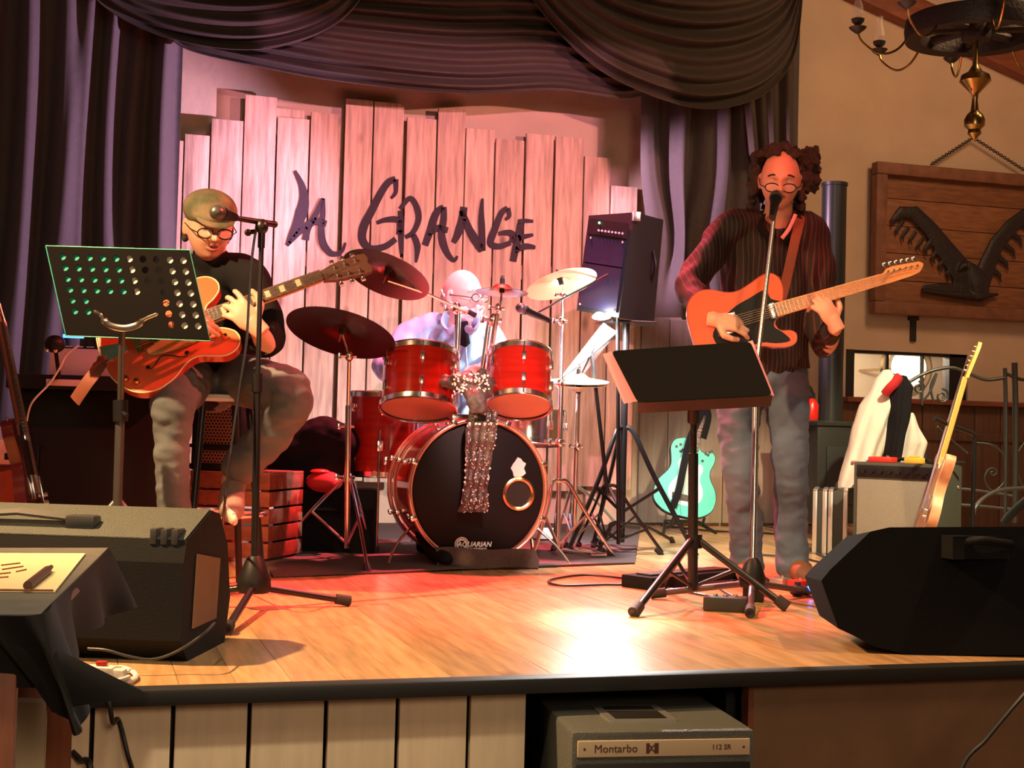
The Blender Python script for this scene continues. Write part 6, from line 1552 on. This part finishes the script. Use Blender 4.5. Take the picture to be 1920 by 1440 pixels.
# coat rack with jackets
q = P(1665, 900, 8.0); rk = thing('coat_rack', 'dark metal coat rack holding the jackets beside the silver grille amplifier', 'rack', (q.x, q.y, 0))
tz = P(1668, 700, 8.0).z
MB().cyl((q.x, q.y, .02), (q.x, q.y, tz), .014, 12).build('post', 'iron', rk)
MB().tube(crom([P(1652, 693, 8.0), P(1668, 700, 8.0), P(1700, 712, 8.0)], 4), .009, 8).build('arm', 'iron', rk)
for dx, dy in ((-.2, -.1), (.2, -.1), (0, .2)): MB().tube([(q.x, q.y, .12), (q.x + dx, q.y + dy, .012)], .010, 8).build('foot', 'iron', rk)
def hang(name, label, m, sections, parent_seed, dd, cat='jacket', fold=.02):
    """sections: (py, xl, xr, thickness)"""
    rn = random.Random(parent_seed); ph = rn.uniform(0, 6); n = 40; vs = []; fs = []; k = len(sections)
    ys = []
    for i in range((k - 1) * 5 + 1):
        a, s_ = divmod(i, 5); s_ /= 5
        if a >= k - 1: a, s_ = k - 2, 1.
        A_, B2 = sections[a], sections[a + 1]; py, xl, xr, th = [A_[j] + (B2[j] - A_[j]) * s_ for j in range(4)]
        cx = (xl + xr) / 2; hw = (xr - xl) / 2; v = i / ((k - 1) * 5)
        for j in range(n):
            an = 2 * PI * j / n; fl = 1 + (.10 + .12 * v) * math.sin(an * 5 + ph + v * 2) + .06 * math.sin(an * 11 + v * 5)
            p = P(cx + hw * math.cos(an) , py, dd) + V((F.x, F.y, 0)).normalized() * (math.sin(an) * th * fl)
            vs.append(p)
    rws = (k - 1) * 5 + 1
    for i in range(rws - 1):
        for j in range(n): fs.append((i*n+j, i*n+(j+1)%n, (i+1)*n+(j+1)%n, (i+1)*n+j))
    fs += [tuple(range(n - 1, -1, -1)), tuple((rws - 1) * n + j for j in range(n))]
    mb = MB(); mb.add(vs, fs); o = thing(name, label, cat, P(sections[0][0] and (sections[0][1] + sections[0][2]) / 2, sections[0][0], dd))
    remesh(mb, 'cloth', m, o, .008, 1, lambda p, n_: fold * .4 * noise.noise(V((p.x, p.y, p.z * .5)) * 16)); return o
o = hang('white_jacket', 'white jacket hanging in a long slope beside the stove', 'white_jacket', [(694,1654,1668,.03),(710,1640,1682,.06),(760,1612,1690,.08),(800,1598,1672,.09),(860,1584,1650,.10),(915,1570,1600,.10)], 3, 7.75)
o = hang('black_jacket', 'black jacket with red collar hanging between the pale jackets', 'black_cloth', [(705,1676,1700,.03),(725,1660,1712,.06),(790,1662,1704,.07),(870,1658,1685,.06)], 5, 7.70)
MB().tube(crom([P(1660, 738, 7.64), P(1668, 728, 7.62), P(1678, 718, 7.62), P(1686, 706, 7.64)], 5), [(.028, .02)] * 16, 10, side=RT).build('collar', 'red_cloth', o)
o = hang('pale_scarf', 'pale cloth with drooping ends hanging right of the black jacket', 'white_jacket', [(775,1704,1712,.03),(800,1690,1722,.05),(830,1678,1738,.06),(870,1678,1728,.05)], 7, 7.85, 'scarf')

# wrought iron screen
t = thing('wrought_iron_screen', 'wrought iron scrollwork screen standing at the right behind the amplifier', 'screen', (P(1800, 980, 7.9).x, P(1800, 980, 7.9).y, 0))
dI = 7.9
def irn(pts, r=.007, nm='scroll', n=6): MB().tube(crom([P(x_, y_, dI) for x_, y_ in pts], n), r, 8).build(nm, 'iron', t)
irn([(1705,716),(1730,702),(1760,692),(1790,690),(1820,702),(1850,712),(1885,708)], .010, 'top_rail')
irn([(1885,700),(1920,712),(1960,700)], .010, 'top_rail')
def spiral(cx, cy, r0, a0, turns, sgn, r=.006):
    irn([(cx + r0 * (1 - .85 * s) * math.cos(a0 + sgn * turns * 2 * PI * s), cy + r0 * (1 - .85 * s) * math.sin(a0 + sgn * turns * 2 * PI * s)) for s in [i / 18 for i in range(19)]], r, 'scroll', 3)
spiral(1722, 727, 12, -PI / 2, 1.4, 1); spiral(1766, 743, 14, -PI / 2, 1.5, 1)
irn([(1756,700),(1750,720),(1740,740),(1730,752)]); irn([(1756,700),(1745,725),(1750,752)])
irn([(1884,690),(1886,800),(1884,960)], .012, 'upright'); irn([(1902,680),(1904,800),(1902,980)], .017, 'upright')
irn([(1728,668),(1729,760)], .007, 'upright')
spiral(1862, 886, 10, PI, 1.3, 1, .005)
irn([(1830,830),(1862,835),(1885,860),(1884,900),(1862,920),(1846,900),(1852,880)], .006)
irn([(1920,830),(1905,860),(1912,900),(1930,925)], .006)
irn([(1758,800),(1790,830),(1815,850)], .006); irn([(1700,810),(1712,850),(1730,870),(1735,850),(1722,828)], .006)
irn([(1770,915),(1820,918),(1900,930)], .009, 'bottom_rail'); irn([(1770,945),(1830,948),(1900,955)], .009, 'bottom_rail')
irn([(1886,960),(1880,985)], .012, 'foot')
q = P(1895, 985, 7.6)
t = thing('iron_chair', 'dark iron chair with curved pale arm at the right edge behind the monitor', 'chair', (q.x, q.y, 0))
MB().tube(crom([P(1822, 975, 7.4), P(1830, 950, 7.4), P(1850, 930, 7.45), P(1880, 918, 7.5), P(1930, 915, 7.6)], 5), .011, 10).build('armrest', 'grey_metal', t)
MB().tube([P(1822, 975, 7.4), V((P(1822, 975, 7.4).x, P(1822, 975, 7.4).y, 0))], .011, 10).build('leg', 'iron', t)
MB().tube(crom([P(1880, 985, 7.4), P(1900, 960, 7.45), P(1940, 925, 7.5)], 5), [(.03, .012)] * 11, 10).build('seat_strap', 'black_plastic', t)
MB().tube([P(1930, 930, 7.55), V((P(1930, 980, 7.55).x, P(1930, 980, 7.55).y, 0))], .012, 10).build('leg', 'iron', t)

# ============================================================ FLOOR CLUTTER
def cable(pts, r, m, label, z=None, n=8, nm='cable'):
    o = MB().tube(crom(pts, n), r, 7).build(nm, m); tag(o, label, 'cable'); return o
g = lambda x_, y_, z_=.007: G(x_, y_, z_)
cable([g(1180,1085), g(1100,1078), g(1040,1085), g(1030,1092), g(1060,1098), g(1150,1096), g(1230,1100), g(1330,1118)], .005, 'cable_black', 'thin black cable looping on the boards before the rug corner')
cable([g(1240,985), g(1330,995), g(1440,1000), g(1480,1010), g(1560,1052), g(1580,1060)], .006, 'cable_black', 'black cable running behind the singer shoes')
cable([g(1330,1090), g(1380,1120), g(1400,1105), g(1370,1085), g(1420,1075), g(1460,1100), g(1520,1118), g(1560,1135)], .004, 'cable_black', 'tangled thin cable at the foot of the singer microphone stand')
cable([g(1500,1050), g(1520,1060), g(1512,1072), g(1500,1078), g(1530,1085)], .006, 'cable_black', 'short looped cable right of the singer shoe')
cable([g(1420,1115), g(1460,1122), g(1500,1132), g(1550,1140)], .004, 'strap_leather', 'thin brown cable before the pedal row')
cable([g(1560,1048), g(1600,1050), g(1560,1058), g(1500,1046), g(1420,1040)], .005, 'cable_black', 'black cable in front of the flight case')
# pedal board strip
a, b = G(1285, 1093), G(1440, 1098)
def slab(name, label, cat, p0, p1, wdt, h, m, kids=None, z0=0.):
    p0 = V((p0.x, p0.y, z0)); p1 = V((p1.x, p1.y, z0)); d = p1 - p0; ang = math.degrees(math.atan2(d.y, d.x)); Mx = rotz(p0, ang)
    t = thing(name, label, cat, p0.lerp(p1, .5)); MB(Mx).box((0, 0, 0), (d.length, wdt, h), min(.006, h * .3)).build('body', m, t)
    if kids: kids(t, Mx, d.length)
    return t
slab('cable_cover', 'shiny silver flat bar on the boards behind the centre stand foot', 'bar', G(1268, 1102), G(1400, 1098), .05, .018, 'chrome', lambda t, Mx, L_: [MB(Mx).box((x_, .015, .018), (x_ + .02, .035, .023), .002).build('clip', 'black_plastic', t) for x_ in (.03, L_ - .06)])
slab('guitar_case_strip', 'low dark padded wedge lying behind the centre music stand legs', 'case', G(1222, 1108), G(1392, 1092), .16, .05, 'black_cloth', lambda t, Mx, L_: MB(Mx).box((.04, .04, .05), (L_ - .04, .12, .058), .004).build('top_strip', 'rubber', t), 0)
def pk(t, Mx, L_):
    for i in range(5): MB(Mx).box((.02 + i * .085, .02, .02), (.085 + i * .085, .09, .05), .006).build('pedal', ('case_aluminium', 'pedal_red', 'case_black', 'white_print', 'case_aluminium')[i], t)
    for i in range(5): MB(Mx).cyl((.05 + i * .085, .07, .05), (.05 + i * .085, .07, .058), .008, 10).build('foot_switch', 'chrome', t)
slab('pedal_board', 'silver pedal board with small effect boxes right of the singer microphone stand', 'pedal board', G(1428, 1106), G(1556, 1122), .13, .02, 'chrome', pk)
slab('stomp_box', 'long black stomp box on the boards left of the microphone stand foot', 'pedal', G(1318, 1146), G(1400, 1150), .075, .05, 'case_black', lambda t, Mx, L_: [MB(Mx).cyl((x_, .04, .05), (x_, .04, .058), .009, 10).build('foot_switch', 'chrome', t) for x_ in (.04, L_ / 2, L_ - .04)])
o = MB().ball(g(1518, 1104, .03), .012).build('blue_indicator', 'blue_led'); tag(o, 'small glowing blue light among the pedals', 'light')
q = g(1495, 1118, 0); o = thing('foot_controller', 'dark rounded foot pedal at the right end of the pedal board', 'pedal', q)
MB().ball(q + V((0, 0, .022)), (.032, .03, .024)).build('body', 'black_plastic', o); MB().cyl(q + V((0, 0, .04)), q + V((0, 0, .055)), .012, 12).build('foot_switch', 'rubber', o)
def clampbox(t, Mx, L_): MB(Mx).box((.01, .0, .09), (L_ - .01, .09, .10), .002).build('lid', 'black_plastic', t)
slab('stand_weight', 'small black box against the base of the singer microphone stand', 'box', G(1392, 1128), G(1432, 1130), .10, .09, 'case_black', clampbox)
slab('white_pedal', 'pale pedal behind the right spur of the bass drum', 'pedal', G(1008, 1018), G(1040, 1018), .14, .06, 'white_print', lambda t, Mx, L_: MB(Mx).box((.01, .02, .06), (L_ - .01, .12, .066), .002).build('tread', 'rubber', t), .02)
q = G(812, 1052, .02); o = thing('drum_key_bag', 'small black bag leaning against the left foot of the bass drum', 'bag', q)
bg = MB(); limb(bg, [(P(790, 1000, 6.2), .03), (P(815, 1035, 6.1), .04), (P(835, 1050, 6.0), .035)])
for i_ in range(len(bg.v)): bg.v[i_].z = max(.022, bg.v[i_].z)
remesh(bg, 'pouch', 'black_cloth', o, .007, 1)

# black cable looping over the left monitor and power plug
z0 = .012
cable([P(402, 1168, 3.50), P(380, 1190, 3.38), P(330, 1222, 3.36), P(285, 1236, 3.34), P(240, 1230, 3.33), P(200, 1219, 3.33), P(165, 1216, 3.34)], .0035, 'cable_black', 'glossy black cable hanging in front of the left stage monitor')
t = thing('power_plug', 'white multi socket plug beside the left stage monitor', 'plug', G(172, 1250))
a = G(150, 1262, .03); MB(rotz((a.x, a.y, 0), -22)).box((0, 0, .004), (.075, .045, .045), .010).box((.06, .005, .01), (.10, .04, .04), .010).build('housing', 'cable_white', t)
MB(rotz((a.x, a.y, 0), -22)).box((.03, .012, .045), (.055, .03, .056), .005).build('red_switch', 'pedal_red', t)
cable([g(190,1258,.02), g(225,1252,.014), g(252,1262,.008), g(250,1274,.008), g(215,1284,.008), g(165,1284,.008), g(150,1276,.008), g(170,1266,.012), g(215,1266,.016), g(240,1270,.02), g(205,1280,.02), g(150,1281,.012)], .0065, 'cable_white', 'white power cable coiled at the stage edge')
cable([g(165,1262,.03), g(185,1272,.02), V((G(200,1288).x, YS - .045, .012)), V((P(210, 1310, 3.2).x, YS - .05, -.06)), P(222, 1350, 3.18), P(238, 1410, 3.16), P(252, 1480, 3.14), V((P(252, 1480, 3.14).x, 3.05, ZF + .01))], .0055, 'cable_black', 'black cable dropping from the plug over the stage edge')
cable([P(135, 1410, 3.15), P(150, 1425, 3.14), P(170, 1450, 3.1), V((P(175, 1470, 3.05).x, P(175, 1470, 3.05).y, ZF + .01))], .008, 'cable_black', 'short thick cable below the table cloth corner')
cable([P(1935, 1285, 3.5), P(1900, 1325, 3.45), P(1850, 1385, 3.4), P(1800, 1450, 3.35), V((P(1780, 1480, 3.3).x, P(1780, 1480, 3.3).y, ZF + .01))], .006, 'cable_black', 'black cable slanting across the brown stage front panel at the right')

# ============================================================ FOREGROUND TABLE
TZ = .335
n0 = G(76, 1151, TZ); f0 = G(202, 1027, TZ); xl = -2.2
t = thing('cloth_covered_table', 'dark cloth covered table in the left foreground', 'table', ((n0.x + xl) / 2, (n0.y + f0.y) / 2, ZF))
MB().add([(xl, n0.y, TZ), (n0.x, n0.y, TZ), (f0.x, f0.y, TZ), (xl, f0.y, TZ), (xl, n0.y, TZ - .03), (n0.x, n0.y, TZ - .03), (f0.x, f0.y, TZ - .03), (xl, f0.y, TZ - .03)],
         [(0,1,2,3),(4,7,6,5),(0,4,5,1),(1,5,6,2),(2,6,7,3),(3,7,4,0)]).build('table_top', 'table_top', t, smooth=False)
# draped cloth: outer edge path and hem path
edge = [V((xl, n0.y - .002, TZ)), V((n0.x - .3, n0.y - .002, TZ)), n0 + V((-.08, -.002, 0)), n0 + V((0, -.002, 0)), n0.lerp(f0, .14), n0.lerp(f0, .33), n0.lerp(f0, .66), f0]
hem = [V((xl, n0.y - .03, .19)), P(20, 1290, 2.0), P(112, 1338, 2.0), P(152, 1374, 2.0), P(143, 1290, 2.12), P(134, 1205, 2.45), P(190, 1168, 2.8), P(246, 1136, 3.02)]
E = crom(edge, 10); H = crom(hem, 10)
MB().grid(lambda u, v: E[min(len(E) - 1, round(u * (len(E) - 1)))].lerp(H[min(len(H) - 1, round(u * (len(H) - 1)))], v) + V((.012 * math.sin(u * 40) * v, -.015 * math.sin(u * 33 + v) * v, .004 * math.sin(v * PI))), len(E) - 1, 10, thick=.003).build('cloth', 'table_cloth', t)
for x_, y_, s_ in ((n0.x - .06, n0.y + .06, 1), (n0.x - .04, f0.y - .1, 1), (xl + .1, n0.y + .06, 1), (xl + .1, f0.y - .1, 1)):
    MB().box((x_ - .03, y_ - .03, ZF), (x_ + .03, y_ + .03, TZ - .03), .004).build('leg', 'table_wood', t)
pp = [G(-160, 1040, TZ), G(160, 1041, TZ), G(104, 1112, TZ), G(-260, 1110, TZ)]
pp = [p + V((0, 0, .004)) for p in pp]
pm = thing('paper_placemat', 'cream printed paper sheet on the foreground table', 'paper', pp[1])
MB().add(pp + [p - V((0, 0, .003)) for p in pp], [(0,3,2,1),(4,5,6,7),(0,1,5,4),(1,2,6,5),(2,3,7,6),(3,0,4,7)]).build('sheet', 'paper_cream', pm, smooth=False)
mk = MB()
for (x0, y0, x1, y1) in ((2,1060,38,1056),(4,1068,44,1062),(0,1076,20,1074),(30,1072,50,1068),(0,1083,16,1082),(0,1106,100,1107)):
    mk.tube([G(x0, y0, TZ + .005), G(x1, y1, TZ + .005)], .0016, 4, flat=.3)
mk.build('faint_print', 'table_wood', pm, kind='stuff')
a, b = G(52, 1098, TZ + .012), G(96, 1063, TZ + .012)
t = thing('marker_pen', 'brown marker pen lying on the cream paper', 'pen', a)
MB().cyl(a, a.lerp(b, .82), .0075, 10).build('barrel', 'brown_ink', t); MB().cyl(a.lerp(b, .80), b, .0062, 10, .004).build('cap', 'brown_ink', t)
# chair under the table corner with red and cream stripes
q = P(60, 1440, 2.35); t = thing('striped_chair', 'red and cream striped chair back standing under the foreground table', 'chair', (q.x, q.y, ZF))
zA = P(60, 1296, 2.4).z - .02
for i, (xa, xb, m_) in enumerate(((-60, 28, 'table_wood'), (30, 84, 'cream'), (86, 134, 'table_wood'))):
    a, b = P(xa, 1400, 2.4), P(xb, 1400, 2.4); MB().add([(a.x, a.y, ZF + .02), (b.x, b.y, ZF + .02), (b.x, b.y, zA), (a.x, a.y, zA), (a.x, a.y + .04, ZF + .02), (b.x, b.y + .04, ZF + .02), (b.x, b.y + .04, zA), (a.x, a.y + .04, zA)],
        [(0,1,2,3),(5,4,7,6),(1,0,4,5),(2,1,5,6),(3,2,6,7),(0,3,7,4)]).build('back_slat', m_, t, smooth=False)
for px in (-40, 126):
    a = P(px, 1400, 2.44); MB().box((a.x - .015, a.y, ZF), (a.x + .015, a.y + .03, ZF + .2), .003).build('leg', 'table_wood', t)
for o in bpy.data.objects:
    if '_o' in o: del o['_o']
